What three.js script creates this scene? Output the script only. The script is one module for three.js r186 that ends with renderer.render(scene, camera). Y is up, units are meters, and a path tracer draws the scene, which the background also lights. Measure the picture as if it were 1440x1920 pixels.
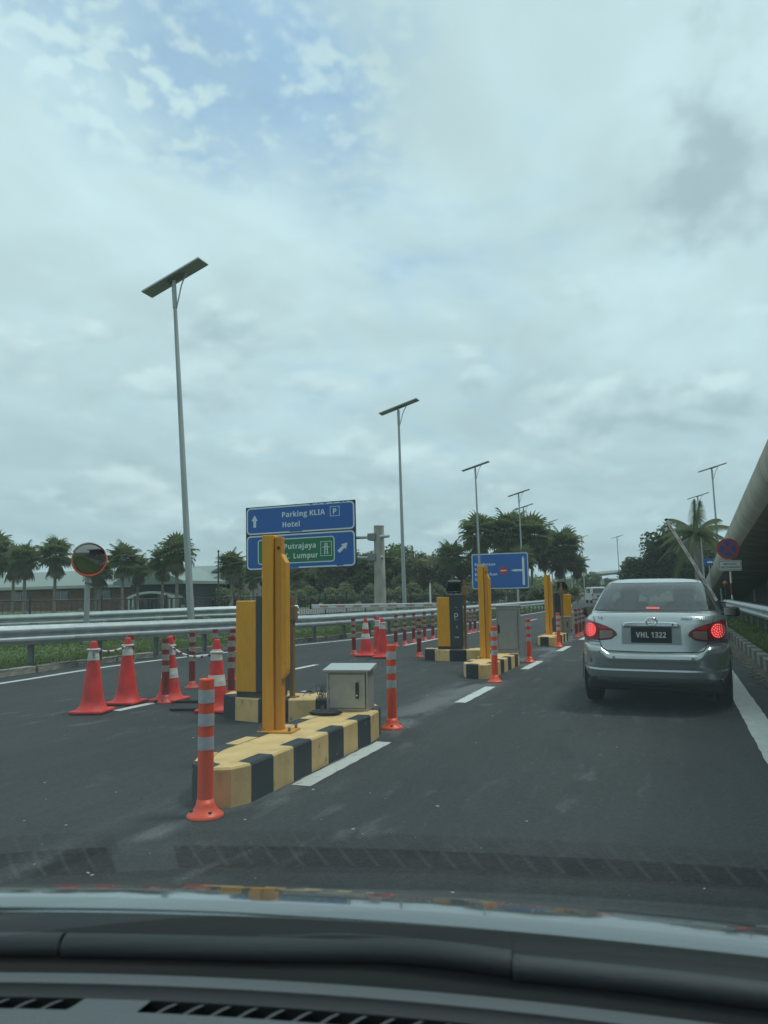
import * as THREE from 'three';
import { mergeGeometries, toCreasedNormals, mergeVertices } from 'three/addons/utils/BufferGeometryUtils.js';
import { RoundedBoxGeometry } from 'three/addons/geometries/RoundedBoxGeometry.js';
import { FontLoader } from 'three/addons/loaders/FontLoader.js';
import { TextGeometry } from 'three/addons/geometries/TextGeometry.js';

/* ---------- seeded random and noise ---------- */
function rng(seed) { let s = seed >>> 0; return () => { s = (s + 0x6D2B79F5) >>> 0; let t = s; t = Math.imul(t ^ (t >>> 15), t | 1); t ^= t + Math.imul(t ^ (t >>> 7), t | 61); return ((t ^ (t >>> 14)) >>> 0) / 4294967296; }; }
const R0 = rng(7);
const PERM = new Uint8Array(512), GX = new Float32Array(256), GY = new Float32Array(256);
{ const r = rng(91); const p = [...Array(256).keys()]; for (let i = 255; i > 0; i--) { const j = Math.floor(r() * (i + 1)); [p[i], p[j]] = [p[j], p[i]]; } for (let i = 0; i < 512; i++) PERM[i] = p[i & 255]; for (let i = 0; i < 256; i++) { const a = r() * Math.PI * 2; GX[i] = Math.cos(a); GY[i] = Math.sin(a); } }
function noise2(x, y) {
  const xi = Math.floor(x), yi = Math.floor(y), fx = x - xi, fy = y - yi, X = xi & 255, Y = yi & 255;
  const u = fx * fx * fx * (fx * (fx * 6 - 15) + 10), v = fy * fy * fy * (fy * (fy * 6 - 15) + 10);
  const a = PERM[PERM[X] + Y], b = PERM[PERM[X + 1] + Y], c = PERM[PERM[X] + Y + 1], d = PERM[PERM[X + 1] + Y + 1];
  const n0 = GX[a] * fx + GY[a] * fy, n1 = GX[b] * (fx - 1) + GY[b] * fy, n2 = GX[c] * fx + GY[c] * (fy - 1), n3 = GX[d] * (fx - 1) + GY[d] * (fy - 1);
  return (n0 + (n1 - n0) * u + ((n2 + (n3 - n2) * u) - (n0 + (n1 - n0) * u)) * v) * 1.5;
}
function fbm(x, y, o) { let s = 0, a = 0.5; for (let i = 0; i < o; i++) { s += a * noise2(x, y); x = x * 2.03 + 17.3; y = y * 2.03 - 9.1; a *= 0.5; } return s; }
const clamp = (x, a = 0, b = 1) => Math.min(b, Math.max(a, x)), lerp = (a, b, t) => a + (b - a) * t, sstep = (a, b, x) => { const t = clamp((x - a) / (b - a)); return t * t * (3 - 2 * t); };
const D = Math.PI / 180;

/* ---------- camera, sky, sun, exposure ---------- */
const scene = new THREE.Scene();
const camera = new THREE.PerspectiveCamera(2 * Math.atan(960 / 1400) / D, 0.75, 0.05, 4000);
camera.position.set(0, 1.33, 0);
camera.rotation.set(6.44 * D, 21.1 * D, 0, 'YXZ');
camera.rotateZ(-1.1 * D);
camera.focus = 16; camera.userData.fStop = 7.5;
scene.add(camera);

const SKYW = 3072, SKYH = 1536;
{
  const data = new Float32Array(SKYW * SKYH * 4);
  const g = (az, el, ca, ce, sa, se) => { let da = az - ca; if (da > 180) da -= 360; if (da < -180) da += 360; return Math.exp(-((da / sa) ** 2 + ((el - ce) / se) ** 2)); };
  for (let j = 0; j < SKYH; j++) {
    const el = ((j + 0.5) / SKYH * 180 - 90), y = Math.sin(el * D), ch = Math.cos(el * D);
    for (let i = 0; i < SKYW; i++) {
      const o = (j * SKYW + i) * 4;
      if (el < -1) { data[o] = 0.16; data[o + 1] = 0.17; data[o + 2] = 0.17; data[o + 3] = 1; continue; }
      const th = ((i + 0.5) / SKYW - 0.5) * 2 * Math.PI, x = Math.cos(th) * ch, z = Math.sin(th) * ch, az = Math.atan2(x, -z) / D;
      const yy = Math.max(y, 0) + 0.16, px = x / yy, pz = z / yy;
      const wx = fbm(px * 0.8 + 3.1, pz * 0.8 - 1.7, 3), wz = fbm(px * 0.8 - 8.4, pz * 0.8 + 5.2, 3);
      const big = fbm(px * 0.7 + wx * 0.6 + 40.2, pz * 0.7 + wz * 0.6 + 11.6, 4);
      const fine = fbm(px * 6 + wx * 1.4, pz * 3.6 + wz * 1.6, 5);
      const wisp = fbm(px * 7 + wx * 1.6 + 7, pz * 7 + wz * 1.6, 6), puff = fbm(px * 22 + wx * 1.6 + 3, pz * 24 + wz * 1.6, 5);
      let blue = 0.05 + big * 0.55 + 0.06 * sstep(25, 60, el);
      blue += 0.62 * g(az, el, -38, 39, 17, 6.5) + 0.40 * g(az, el, -25, 37, 11, 4.5) + 0.34 * g(az, el, -31, 33, 10, 3) + 0.36 * g(az, el, -16.5, 26, 7.5, 2.2) + 0.30 * g(az, el, -24.5, 30, 8, 2) + 0.15 * g(az, el, -20, 23.6, 7, 1.3);
      blue -= 0.2 * g(az, el, -2, 35, 12, 11) + 0.18 * sstep(22, 4, el);
      const flock = sstep(-0.12, 0.5, puff + 0.6 * wisp) * (0.65 * g(az, el, -42, 35.2, 8, 3.6) + 0.40 * g(az, el, -27, 36.5, 14, 4) + 0.25 * sstep(15, 40, el) * sstep(0.1, 0.4, blue));
      const cov = sstep(0.0, 1.0, blue + wisp * 0.42 + fbm(px * 3 + 9, pz * 2.2 + 4, 4) * 0.25 - flock);
      const b = cov * 0.86;
      const tone = 1 + 0.20 * fbm(px * 1.3 + wx + 20, pz * 1.3 + wz, 5) + 0.08 * fine + 0.05 * wisp;
      const hz = sstep(26, 3, el);
      let r = lerp(0.565, 0.44, hz) * tone, gg = lerp(0.655, 0.53, hz) * tone, bb = lerp(0.68, 0.56, hz) * tone;
      const bl = 1 + fine * 0.12;
      r = lerp(r, 0.30 * bl, b); gg = lerp(gg, 0.425 * bl, b); bb = lerp(bb, 0.60 * bl, b);
      // lower cloud heaps: lit tops and grey bases
      const qa = az * 0.12, qe = el * 0.22, sh = (a, e) => fbm(a + 5.3 + 0.5 * wx, e + 2.2, 5);
      const s0 = sh(qa, qe), s1 = sh(qa, qe + 0.22);
      let mask = (s0 * 0.8 + 0.02) * sstep(1, 6, el) * sstep(33, 14, el) + 0.55 * g(az, el, 3, 13.2, 4.2, 2.0) + 0.45 * g(az, el, -3.5, 12.7, 4.5, 1.9) + 0.5 * g(az, el, -32.5, 18.0, 6.5, 3.6) + 0.3 * g(az, el, -17, 10.5, 7, 2.6) + 0.25 * g(az, el, -42, 9, 6, 2) ;
      mask = sstep(0.08, 0.34, mask + 0.26 * fbm(qa * 2.4 + 1, qe * 3 + 3, 5));
      const lit = clamp(0.5 + (s0 - s1) * 1.5 + 0.2 * fine);
      let base = 0.5 * g(az, el, 1.5, 11.6, 5, 1.5) + 0.3 * g(az, el, -32, 15.2, 6, 1.6);
      const top = 0.8 * g(az, el, 3.2, 14.2, 2.4, 1.2) * sstep(-0.1, 0.25, s0 + fine * 0.4);
      const L = clamp(lit - base + top * 0.6), cm = mask * 0.62;
      r = lerp(r, lerp(0.36, 0.69, L), cm); gg = lerp(gg, lerp(0.445, 0.755, L), cm); bb = lerp(bb, lerp(0.485, 0.76, L), cm);
      // dark ragged cloud, one in view and others of its kind round the sky
      const rag = fbm(az * 0.3 + 2, el * 0.36 + 4, 6);
      let dark = 0.95 * g(az, el, 4.2, 26.8, 4.8, 3.2) + 0.5 * g(az, el, 3.4, 31.5, 3.4, 3.2) + 0.35 * g(az, el, 5.5, 37.5, 3.5, 2.6) + 0.6 * g(az, el, 75, 30, 7, 4) + 0.6 * g(az, el, 150, 24, 8, 4) + 0.6 * g(az, el, -120, 32, 7, 4);
      dark = sstep(0.05, 0.95, dark + rag * 0.8 - 0.04) * sstep(0.02, 0.2, dark);
      dark *= 0.66;
      r = lerp(r, 0.325, dark); gg = lerp(gg, 0.39, dark); bb = lerp(bb, 0.43, dark);
      data[o] = r; data[o + 1] = gg; data[o + 2] = bb; data[o + 3] = 1;
    }
  }
  const sky = new THREE.DataTexture(data, SKYW, SKYH, THREE.RGBAFormat, THREE.FloatType);
  sky.mapping = THREE.EquirectangularReflectionMapping; sky.magFilter = THREE.LinearFilter; sky.minFilter = THREE.LinearFilter; sky.needsUpdate = true;
  scene.background = sky; scene.environment = sky;
}
const sun = new THREE.DirectionalLight(new THREE.Color(1, 0.95, 0.87), 1.5);
sun.position.set(20, 62, -26); sun.target.position.set(-4, 0, -14);
sun.castShadow = true; sun.shadow.radius = 20; sun.shadow.mapSize.set(2048, 2048);
Object.assign(sun.shadow.camera, { left: -60, right: 60, top: 60, bottom: -60, near: 1, far: 200 });
scene.add(sun, sun.target);
const renderer = new THREE.WebGLRenderer({ antialias: true });
renderer.setSize(768, 1024);
renderer.toneMapping = THREE.LinearToneMapping;
renderer.toneMappingExposure = 1.28;
renderer.shadowMap.enabled = true;

/* ---------- materials ---------- */
const lin = (r, g, b) => new THREE.Color().setRGB(r, g, b);
function M(r, g, b, rough = 0.7, metal = 0, extra = {}) { const phys = ['clearcoat', 'transmission', 'sheen', 'specularIntensity', 'ior'].some(k => k in extra); const m = new (phys ? THREE.MeshPhysicalMaterial : THREE.MeshStandardMaterial)({ color: lin(r, g, b), roughness: rough, metalness: metal, ...extra }); return m; }
function tex(w, h, f, srgb = true, rep) { // f(u,v) -> [r,g,b] linear or a number
  const d = new Uint8Array(w * h * 4), enc = (c) => { c = clamp(c); return Math.round(255 * (srgb ? (c <= 0.0031308 ? c * 12.92 : 1.055 * Math.pow(c, 1 / 2.4) - 0.055) : c)); };
  for (let j = 0; j < h; j++) for (let i = 0; i < w; i++) { const c = f((i + 0.5) / w, (j + 0.5) / h), o = (j * w + i) * 4, a = typeof c === 'number' ? [c, c, c] : c; d[o] = enc(a[0]); d[o + 1] = enc(a[1]); d[o + 2] = enc(a[2]); d[o + 3] = 255; }
  const t = new THREE.DataTexture(d, w, h, THREE.RGBAFormat); t.magFilter = THREE.LinearFilter; t.minFilter = THREE.LinearMipmapLinearFilter; t.generateMipmaps = true; t.wrapS = t.wrapT = THREE.RepeatWrapping; if (srgb) t.colorSpace = THREE.SRGBColorSpace; if (rep) t.repeat.set(rep, rep); t.needsUpdate = true; return t;
}
// tileable noise from four shifted copies
function tnoise(u, v, f, o, seed = 0) { const s = (a, b) => fbm(a * f + seed, b * f + seed * 1.7, o); const wu = u, wv = v; return (s(u, v) * (1 - wu) * (1 - wv) + s(u - 1, v) * wu * (1 - wv) + s(u, v - 1) * (1 - wu) * wv + s(u - 1, v - 1) * wu * wv) / Math.sqrt((wu * wu + (1 - wu) ** 2) * (wv * wv + (1 - wv) ** 2)) ; }
const rt = rng(5);
const grit = tex(512, 512, (u, v) => clamp(0.5 + 0.5 * tnoise(u, v, 60, 2, 3) + 0.35 * (rt() - 0.5)), false);
const soft = tex(256, 256, (u, v) => clamp(0.5 + 0.6 * tnoise(u, v, 6, 5, 9)), false);
const blotch = (r, g, b, amt, f, seed, streak = 1) => tex(512, 512, (u, v) => { const n = 1 + amt * tnoise(u, v * streak, f, 5, seed) + amt * 0.25 * (rt() - 0.5); return [r * n, g * n, b * n]; });
const worn = (c, under, amt, seed, f = 6) => tex(512, 512, (u, v) => { const n = 1 + 0.28 * tnoise(u, v, f, 5, seed) + 0.08 * (rt() - 0.5), chip = sstep(0.40, 0.52, tnoise(u, v, f * 3, 5, seed + 40) * 0.8 + 0.35 * tnoise(u, v, f * 0.7, 3, seed + 9) + amt), grime = 0.55 * sstep(0.1, 0.7, tnoise(u, v, f * 0.8, 5, seed + 70)); return c.map((q, i) => lerp(lerp(q * n, q * 0.45 + 0.01, grime), under[i], chip)); });
const streaked = (c, seed) => tex(512, 512, (u, v) => { const n = 1 + 0.16 * tnoise(u, v, 5, 5, seed) + 0.05 * (rt() - 0.5), st = 0.5 * sstep(0.15, 0.75, tnoise(u, v * 0.15, 22, 4, seed + 5)), rust = sstep(0.5, 0.62, tnoise(u, v, 16, 4, seed + 8)); return c.map((q, i) => lerp(lerp(q * n, q * 0.5, st), [0.12, 0.055, 0.03][i], rust * 0.8)); });
const white = lin(1, 1, 1);
const MAT = {
  concrete: new THREE.MeshStandardMaterial({ map: blotch(0.36, 0.34, 0.30, 0.55, 5, 2), roughness: 0.92, bumpMap: grit, bumpScale: 0.004 }),
  kerb: new THREE.MeshStandardMaterial({ map: blotch(0.30, 0.27, 0.23, 1.0, 6, 12), roughness: 0.95, bumpMap: grit, bumpScale: 0.006 }),
  kerbB: new THREE.MeshStandardMaterial({ map: blotch(0.22, 0.20, 0.17, 1.1, 6, 14), roughness: 0.95, bumpMap: grit, bumpScale: 0.006 }),
  yellowKerb: new THREE.MeshStandardMaterial({ map: worn([0.70, 0.47, 0.20], [0.27, 0.25, 0.22], 0.03, 21), roughness: 0.75, bumpMap: grit, bumpScale: 0.002 }),
  blackKerb: new THREE.MeshStandardMaterial({ map: worn([0.022, 0.027, 0.034], [0.24, 0.20, 0.14], 0.02, 22), roughness: 0.7, bumpMap: grit, bumpScale: 0.002 }),
  whiteKerb: new THREE.MeshStandardMaterial({ map: blotch(0.19, 0.18, 0.15, 1.2, 6, 23), roughness: 0.9 }),
  darkKerb: new THREE.MeshStandardMaterial({ map: blotch(0.05, 0.05, 0.045, 1.0, 6, 24), roughness: 0.9 }),
  galv: new THREE.MeshStandardMaterial({ map: blotch(0.44, 0.47, 0.48, 0.32, 7, 31, 1), roughness: 0.5, metalness: 0.45 }),
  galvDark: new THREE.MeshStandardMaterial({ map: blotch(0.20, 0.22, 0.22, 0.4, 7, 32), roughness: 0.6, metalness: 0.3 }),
  pole: new THREE.MeshStandardMaterial({ map: blotch(0.33, 0.36, 0.36, 0.3, 6, 33), roughness: 0.55, metalness: 0.3 }),
  yellow: new THREE.MeshStandardMaterial({ map: streaked([0.78, 0.345, 0.010], 41), roughness: 0.45 }),
  yellowWorn: new THREE.MeshStandardMaterial({ map: streaked([0.66, 0.28, 0.012], 42), roughness: 0.55 }),
  brown: M(0.22, 0.13, 0.055, 0.7), dark: M(0.03, 0.035, 0.038, 0.5), black: M(0.012, 0.012, 0.013, 0.6), rubber: M(0.018, 0.018, 0.018, 0.85),
  greyPanel: new THREE.MeshStandardMaterial({ map: blotch(0.045, 0.05, 0.056, 0.25, 5, 43), roughness: 0.5 }),
  cabinet: new THREE.MeshStandardMaterial({ map: blotch(0.40, 0.40, 0.37, 0.14, 5, 44), roughness: 0.42, metalness: 0.25 }),
  cabinetGrey: new THREE.MeshStandardMaterial({ map: blotch(0.26, 0.27, 0.27, 0.12, 5, 45), roughness: 0.5, metalness: 0.1 }),
  lid: M(0.48, 0.50, 0.50, 0.35, 0.4),
  orange: new THREE.MeshStandardMaterial({ map: blotch(0.90, 0.085, 0.018, 0.2, 5, 51), roughness: 0.42 }),
  red: new THREE.MeshStandardMaterial({ map: blotch(0.22, 0.020, 0.016, 0.35, 6, 52), roughness: 0.6 }),
  band: new THREE.MeshStandardMaterial({ map: blotch(0.46, 0.45, 0.48, 0.25, 9, 53), roughness: 0.35 }),
  bandOld: new THREE.MeshStandardMaterial({ map: blotch(0.30, 0.27, 0.25, 0.5, 9, 54), roughness: 0.5 }),
  cone: new THREE.MeshStandardMaterial({ map: blotch(0.66, 0.034, 0.026, 0.45, 5, 55), roughness: 0.55 }),
  whitePlastic: new THREE.MeshStandardMaterial({ map: blotch(0.60, 0.60, 0.575, 0.4, 6, 56), roughness: 0.5 }), redPlastic: M(0.5, 0.05, 0.04, 0.5),
  barkGrey: new THREE.MeshStandardMaterial({ map: blotch(0.20, 0.17, 0.135, 0.6, 8, 61), roughness: 0.95 }),
  leaf: new THREE.MeshPhysicalMaterial({ color: 0xffffff, vertexColors: true, roughness: 1, transmission: 0.6, thickness: 0, specularIntensity: 0.4, side: THREE.DoubleSide }),
  palm: M(0.130, 0.170, 0.062, 1, 0, { transmission: 0.55, thickness: 0, specularIntensity: 0.5, side: THREE.DoubleSide }), palmDry: M(0.16, 0.14, 0.085, 0.85, 0, { side: THREE.DoubleSide }), palmB: M(0.16, 0.19, 0.075, 1, 0, { transmission: 0.55, thickness: 0, specularIntensity: 0.5, side: THREE.DoubleSide }),
  glassDark: M(0.035, 0.042, 0.045, 0.06, 0, { clearcoat: 1, clearcoatRoughness: 0.03 }),
  chrome: M(0.75, 0.77, 0.78, 0.12, 1), whitePaint: M(0.72, 0.73, 0.70, 0.4, 0, { clearcoat: 0.6 }),
  mirror: M(0.30, 0.29, 0.27, 0.05, 1), rim: M(0.62, 0.11, 0.04, 0.5),
};

MAT.maroon = M(0.12, 0.02, 0.018, 0.5);
/* ---------- builders ---------- */
const used = {};
const numbered = (n) => { const k = used[n] = (used[n] ?? -1) + 1; return k ? `${n}_${String(k).padStart(3, '0')}` : n; };
function thing(name, label, category, [x, y, z] = [0, 0, 0], turn = 0, group) { const o = new THREE.Group(); o.name = numbered(name); scene.add(o); o.position.set(x, y, z); o.rotation.y = turn; o.userData = { label, category }; if (group) o.userData.group = group; return o; }
function struct(name, geo, mat) { const m = new THREE.Mesh(geo, mat); m.name = numbered(name); m.userData.kind = 'structure'; scene.add(m); return m; }
function part(name, geo, mat, parent, label) { const m = new THREE.Mesh(Array.isArray(geo) ? merge(geo) : geo, mat); m.name = name; parent.add(m); if (label) m.userData.label = label; return m; }
function stuff(m) { m.userData.kind = 'stuff'; return m; }
function dup(src, [x, y, z], turn, label, group) { const c = src.clone(); c.name = numbered(src.name.replace(/_\d{3}$/, '')); c.position.set(x, y, z); if (turn !== undefined) c.rotation.y = turn; c.userData = { label, category: src.userData.category }; if (group) c.userData.group = group; scene.add(c); return c; }
function merge(list) { return mergeGeometries(list.map(g => { const h = g.index ? g.toNonIndexed() : g; for (const k of Object.keys(h.attributes)) if (!['position', 'normal', 'uv', 'color'].includes(k)) h.deleteAttribute(k); return h; }), false); }
const at = (g, x, y, z, rx = 0, ry = 0, rz = 0) => { if (rx || ry || rz) g.applyMatrix4(new THREE.Matrix4().makeRotationFromEuler(new THREE.Euler(rx, ry, rz))); return g.translate(x, y, z); };
const box = (w, h, d, r = 0.006) => new RoundedBoxGeometry(w, h, d, 2, Math.min(r, w * 0.45, h * 0.45, d * 0.45));
const bx = (w, h, d) => new THREE.BoxGeometry(w, h, d);
const cyl = (r0, r1, h, n = 20) => new THREE.CylinderGeometry(r1, r0, h, n).translate(0, h / 2, 0);
const lathe = (pts, n = 28) => new THREE.LatheGeometry(pts.map(p => new THREE.Vector2(p[0], p[1])), n);
const V = (x, y, z) => new THREE.Vector3(x, y, z);
function tube(pts, r, n = 24, k = 8) { return new THREE.TubeGeometry(new THREE.CatmullRomCurve3(pts.map(p => V(...p))), n, r, k, false); }
function bar(a, b, r, k = 8) { const A = V(...a), B = V(...b), d = B.clone().sub(A), g = new THREE.CylinderGeometry(r, r, d.length(), k); g.applyQuaternion(new THREE.Quaternion().setFromUnitVectors(V(0, 1, 0), d.clone().normalize())); return g.translate(...A.add(B).multiplyScalar(0.5).toArray()); }
function prism(pts, depth, bev = 0) { const s = new THREE.Shape(pts.map(p => new THREE.Vector2(p[0], p[1]))); return new THREE.ExtrudeGeometry(s, { depth, bevelEnabled: bev > 0, bevelThickness: bev, bevelSize: bev, bevelOffset: -bev, bevelSegments: 2, curveSegments: 8 }); }
// flat or modelled surface from a grid of points; uv in metres
function grid(nu, nv, f, uv) {
  const pos = [], uvs = [], idx = [];
  for (let j = 0; j <= nv; j++) for (let i = 0; i <= nu; i++) { const p = f(i / nu, j / nv); pos.push(...p); uvs.push(...(uv ? uv(i / nu, j / nv, p) : [p[0], p[2]])); }
  for (let j = 0; j < nv; j++) for (let i = 0; i < nu; i++) { const a = j * (nu + 1) + i, b = a + 1, c = a + nu + 1, d = c + 1; idx.push(a, b, d, a, d, c); }
  const g = new THREE.BufferGeometry(); g.setAttribute('position', new THREE.Float32BufferAttribute(pos, 3)); g.setAttribute('uv', new THREE.Float32BufferAttribute(uvs, 2)); g.setIndex(idx); g.computeVertexNormals(); return g;
}
// horizontal polygon in [x, z]
function flat(pts, y, uvf) { const s = new THREE.Shape(pts.map(p => new THREE.Vector2(p[0], -p[1]))); const g = new THREE.ShapeGeometry(s); g.rotateX(-Math.PI / 2).translate(0, y, 0); const p = g.attributes.position, u = g.attributes.uv; for (let i = 0; i < p.count; i++) u.setXY(i, ...(uvf ? uvf(p.getX(i), p.getZ(i)) : [p.getX(i), p.getZ(i)])); return g; }
// sweep a profile [n, y] along a ground path [x, y, z]; n is to the right of travel
function sweep(profile, path, uvs = 1) {
  const nrm = path.map((p, i) => { const a = path[Math.max(0, i - 1)], b = path[Math.min(path.length - 1, i + 1)], dx = b[0] - a[0], dz = b[2] - a[2], l = Math.hypot(dx, dz) || 1; return [-dz / l, dx / l]; });
  const len = [0]; for (let i = 1; i < path.length; i++) len.push(len[i - 1] + Math.hypot(path[i][0] - path[i - 1][0], path[i][2] - path[i - 1][2]));
  const pl = [0]; for (let i = 1; i < profile.length; i++) pl.push(pl[i - 1] + Math.hypot(profile[i][0] - profile[i - 1][0], profile[i][1] - profile[i - 1][1]));
  return grid(path.length - 1, profile.length - 1, (u, v) => { const i = Math.round(u * (path.length - 1)), j = Math.round(v * (profile.length - 1)); const [n, y] = profile[j]; return [path[i][0] + nrm[i][0] * n, path[i][1] + y, path[i][2] + nrm[i][1] * n]; }, (u, v) => [len[Math.round(u * (path.length - 1))] * uvs, pl[Math.round(v * (profile.length - 1))] * uvs]);
}
function resample(path, step) { const out = [path[0].slice()]; for (let i = 1; i < path.length; i++) { const a = path[i - 1], b = path[i], l = Math.hypot(...a.map((v, k) => b[k] - v)), n = Math.max(1, Math.round(l / step)); for (let k = 1; k <= n; k++) out.push(a.map((v, q) => lerp(v, b[q], k / n))); } return out; }
const smoothPath = (pts, n) => new THREE.CatmullRomCurve3(pts.map(p => V(...p)), false, 'centripetal').getSpacedPoints(n).map(p => [p.x, p.y, p.z]);
function canvas(w, h, draw) { const c = document.createElement('canvas'); c.width = w; c.height = h; const x = c.getContext('2d'); draw(x, w, h); const t = new THREE.CanvasTexture(c); t.colorSpace = THREE.SRGBColorSpace; t.anisotropy = 4; return t; }
const rr = (x, a, b, w, h, r) => { x.beginPath(); x.moveTo(a + r, b); x.lineTo(a + w - r, b); x.quadraticCurveTo(a + w, b, a + w, b + r); x.lineTo(a + w, b + h - r); x.quadraticCurveTo(a + w, b + h, a + w - r, b + h); x.lineTo(a + r, b + h); x.quadraticCurveTo(a, b + h, a, b + h - r); x.lineTo(a, b + r); x.quadraticCurveTo(a, b, a + r, b); x.closePath(); };
const print = (t, rough = 0.5) => new THREE.MeshStandardMaterial({ map: t, roughness: rough });

/* ---------- ground and road ---------- */
const bend = (z) => (z > -60 ? 0 : z > -105 ? -5 * ((-z - 60) / 40) ** 2 : -6.33 - 0.28 * (-z - 105));
const leftLine = [[-10.2, 8], [-10.35, 0], [-10.45, -6], [-10.6, -9.5], [-10.95, -12.5], [-10.75, -15.5], [-10.2, -18.5], [-9.65, -21], [-9.2, -24], [-9.0, -28], [-8.95, -40], [-8.9, -60]];
const leftPath = smoothPath(leftLine.map(p => [p[0], 0, p[1]]), 60).concat([-65, -70, -75, -80, -85, -90, -95, -100, -110, -125, -150, -190].map(z => [-8.9 + bend(z), 0, z]));
const rightPath = [8, 0, -10, -20, -30, -40, -50, -60, -65, -70, -75, -80, -85, -90, -95, -100, -110, -125, -150, -190].map(z => [1.28 + bend(z), 0, z]);
const offs = (path, d) => { const out = []; path.forEach((p, i) => { const a = path[Math.max(0, i - 1)], b = path[Math.min(path.length - 1, i + 1)], dx = b[0] - a[0], dz = b[2] - a[2], l = Math.hypot(dx, dz); out.push([p[0] - dz / l * d, p[1], p[2] + dx / l * d]); }); return out; };
const groundTex = blotch(0.095, 0.105, 0.055, 0.7, 7, 71);
struct('ground', grid(60, 60, (u, v) => { const s = (t) => Math.sign(t - 0.5) * Math.pow(Math.abs(t - 0.5) * 2, 2.2) * 2200; return [s(u), -0.06, s(v)]; }, (u, v, p) => [p[0] / 6, p[2] / 6]), new THREE.MeshStandardMaterial({ map: groundTex, roughness: 1 }));

// what the asphalt is made of, per square metre: aggregate, worn wheel paths, dust along the lane joint, scuffs
function asphalt(x, z, r) {
  let n = 1 + 0.34 * fbm(x * 0.55 + 3, z * 0.22, 4) + 0.22 * fbm(x * 2.6, z * 1.1 + 7, 4) + 0.30 * fbm(x * 7, z * 0.3 + 3, 4) + 0.30 * noise2(x * 26, z * 26) + 0.2 * noise2(x * 60, z * 60);
  let c = [0.0305 * n, 0.031 * n, 0.0315 * n];
  const joint = Math.abs(x + 2.85 + 0.12 * fbm(z * 0.5, 3, 3));
  const dust = sstep(0.55, 0.0, joint) * sstep(0.02, 0.42, fbm(x * 2.2 + 8, z * 0.8, 5) + 0.12 + 0.30 * sstep(3.2, 0.4, Math.abs(z + 9.6)) + 0.12 * sstep(3, 0.5, Math.abs(z + 17)) - 0.1 * sstep(-5, -2, z));
  const tar = sstep(0.10, 0.02, Math.abs(x + 3.0 + 0.18 * fbm(z * 0.9, 9, 4))) * sstep(-6, -3.5, z);
  const wheel = sstep(0.5, 0, Math.abs(x + 1.75)) + sstep(0.5, 0, Math.abs(x - 0.05)) + sstep(0.6, 0, Math.abs(x + 5.4)) * 0.7;
  const k = 1 - 0.18 * wheel;
  const scuff = sstep(0.22, 0.6, fbm(x * 5 + 30, z * 1.6 + 2, 4) + 0.12) * sstep(0.1, 0.3, fbm(x * 0.7 + 5, z * 0.5 + 5, 2) + 0.1);
  const oil = 0.6 * sstep(0.25, 0.55, fbm(x * 1.7 + 60, z * 0.9 + 12, 4)) * sstep(0.9, 0.2, Math.abs(x + 0.85)) ;
  const crk = sstep(0.012, 0.003, Math.abs(fbm(x * 0.9 + 21, z * 0.45 + 3, 5) - 0.05)) * sstep(0.0, 0.3, fbm(x * 0.3, z * 0.2 + 8, 2) + 0.1);
  const g = (1 + 0.8 * (r() - 0.5)) * (1 - oil) * (1 - 0.6 * crk);
  const d = dust * 0.10 + scuff * 0.045;
  const spk = r() > 0.9994 ? 0.22 * r() : 0;
  for (let i = 0; i < 3; i++) c[i] = (c[i] * k * (1 - 0.45 * tar) + d * [0.98, 1.0, 1.03][i]) * g + spk;
  return c;
}
const ra = rng(23);
const NEARZ = -17, nx0 = -12, nx1 = 2, nz0 = 3;
const nearTex = tex(2048, 2048, (u, v) => asphalt(nx0 + u * (nx1 - nx0), lerp(nz0, NEARZ, v), ra));
nearTex.wrapS = nearTex.wrapT = THREE.ClampToEdgeWrapping;
const farTex = tex(1024, 2048, (u, v) => asphalt(-14 + u * 18, lerp(NEARZ, -100, v), ra));
farTex.wrapS = farTex.wrapT = THREE.MirroredRepeatWrapping;
const gritRoad = tex(512, 512, (u, v) => clamp(0.5 + 0.55 * tnoise(u, v, 70, 2, 33) + 0.5 * (rt() - 0.5)), false); gritRoad.repeat.set(14 / 0.9, 20 / 0.9);
const gritFar = gritRoad.clone(); gritFar.repeat.set(18 / 0.9, 83 / 0.9); gritFar.needsUpdate = true;
const edgeL = offs(leftPath, -0.75), edgeR = rightPath;
const cutL = edgeL.filter(p => p[2] > NEARZ), cutR = edgeR.filter(p => p[2] > NEARZ), lastL = [lerp(cutL.at(-1)[0], edgeL[cutL.length][0], (NEARZ - cutL.at(-1)[2]) / (edgeL[cutL.length][2] - cutL.at(-1)[2])), 0, NEARZ], lastR = [1.28, 0, NEARZ];
const road = struct('road', flat([...cutL, lastL, lastR, ...[...cutR].reverse()].map(p => [p[0], p[2]]), 0, (x, z) => [(x - nx0) / (nx1 - nx0), (z - nz0) / (NEARZ - nz0)]), new THREE.MeshStandardMaterial({ map: nearTex, bumpMap: gritRoad, bumpScale: 0.006, roughness: 0.82 }));
struct('road', flat([lastL, ...edgeL.filter(p => p[2] < NEARZ), ...[...edgeR.filter(p => p[2] < NEARZ)].reverse(), lastR].map(p => [p[0], p[2]]), 0, (x, z) => [(x + 14) / 18, (z - NEARZ) / (-100 - NEARZ)]), new THREE.MeshStandardMaterial({ map: farTex, bumpMap: gritFar, bumpScale: 0.006, roughness: 0.82 }));

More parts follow.
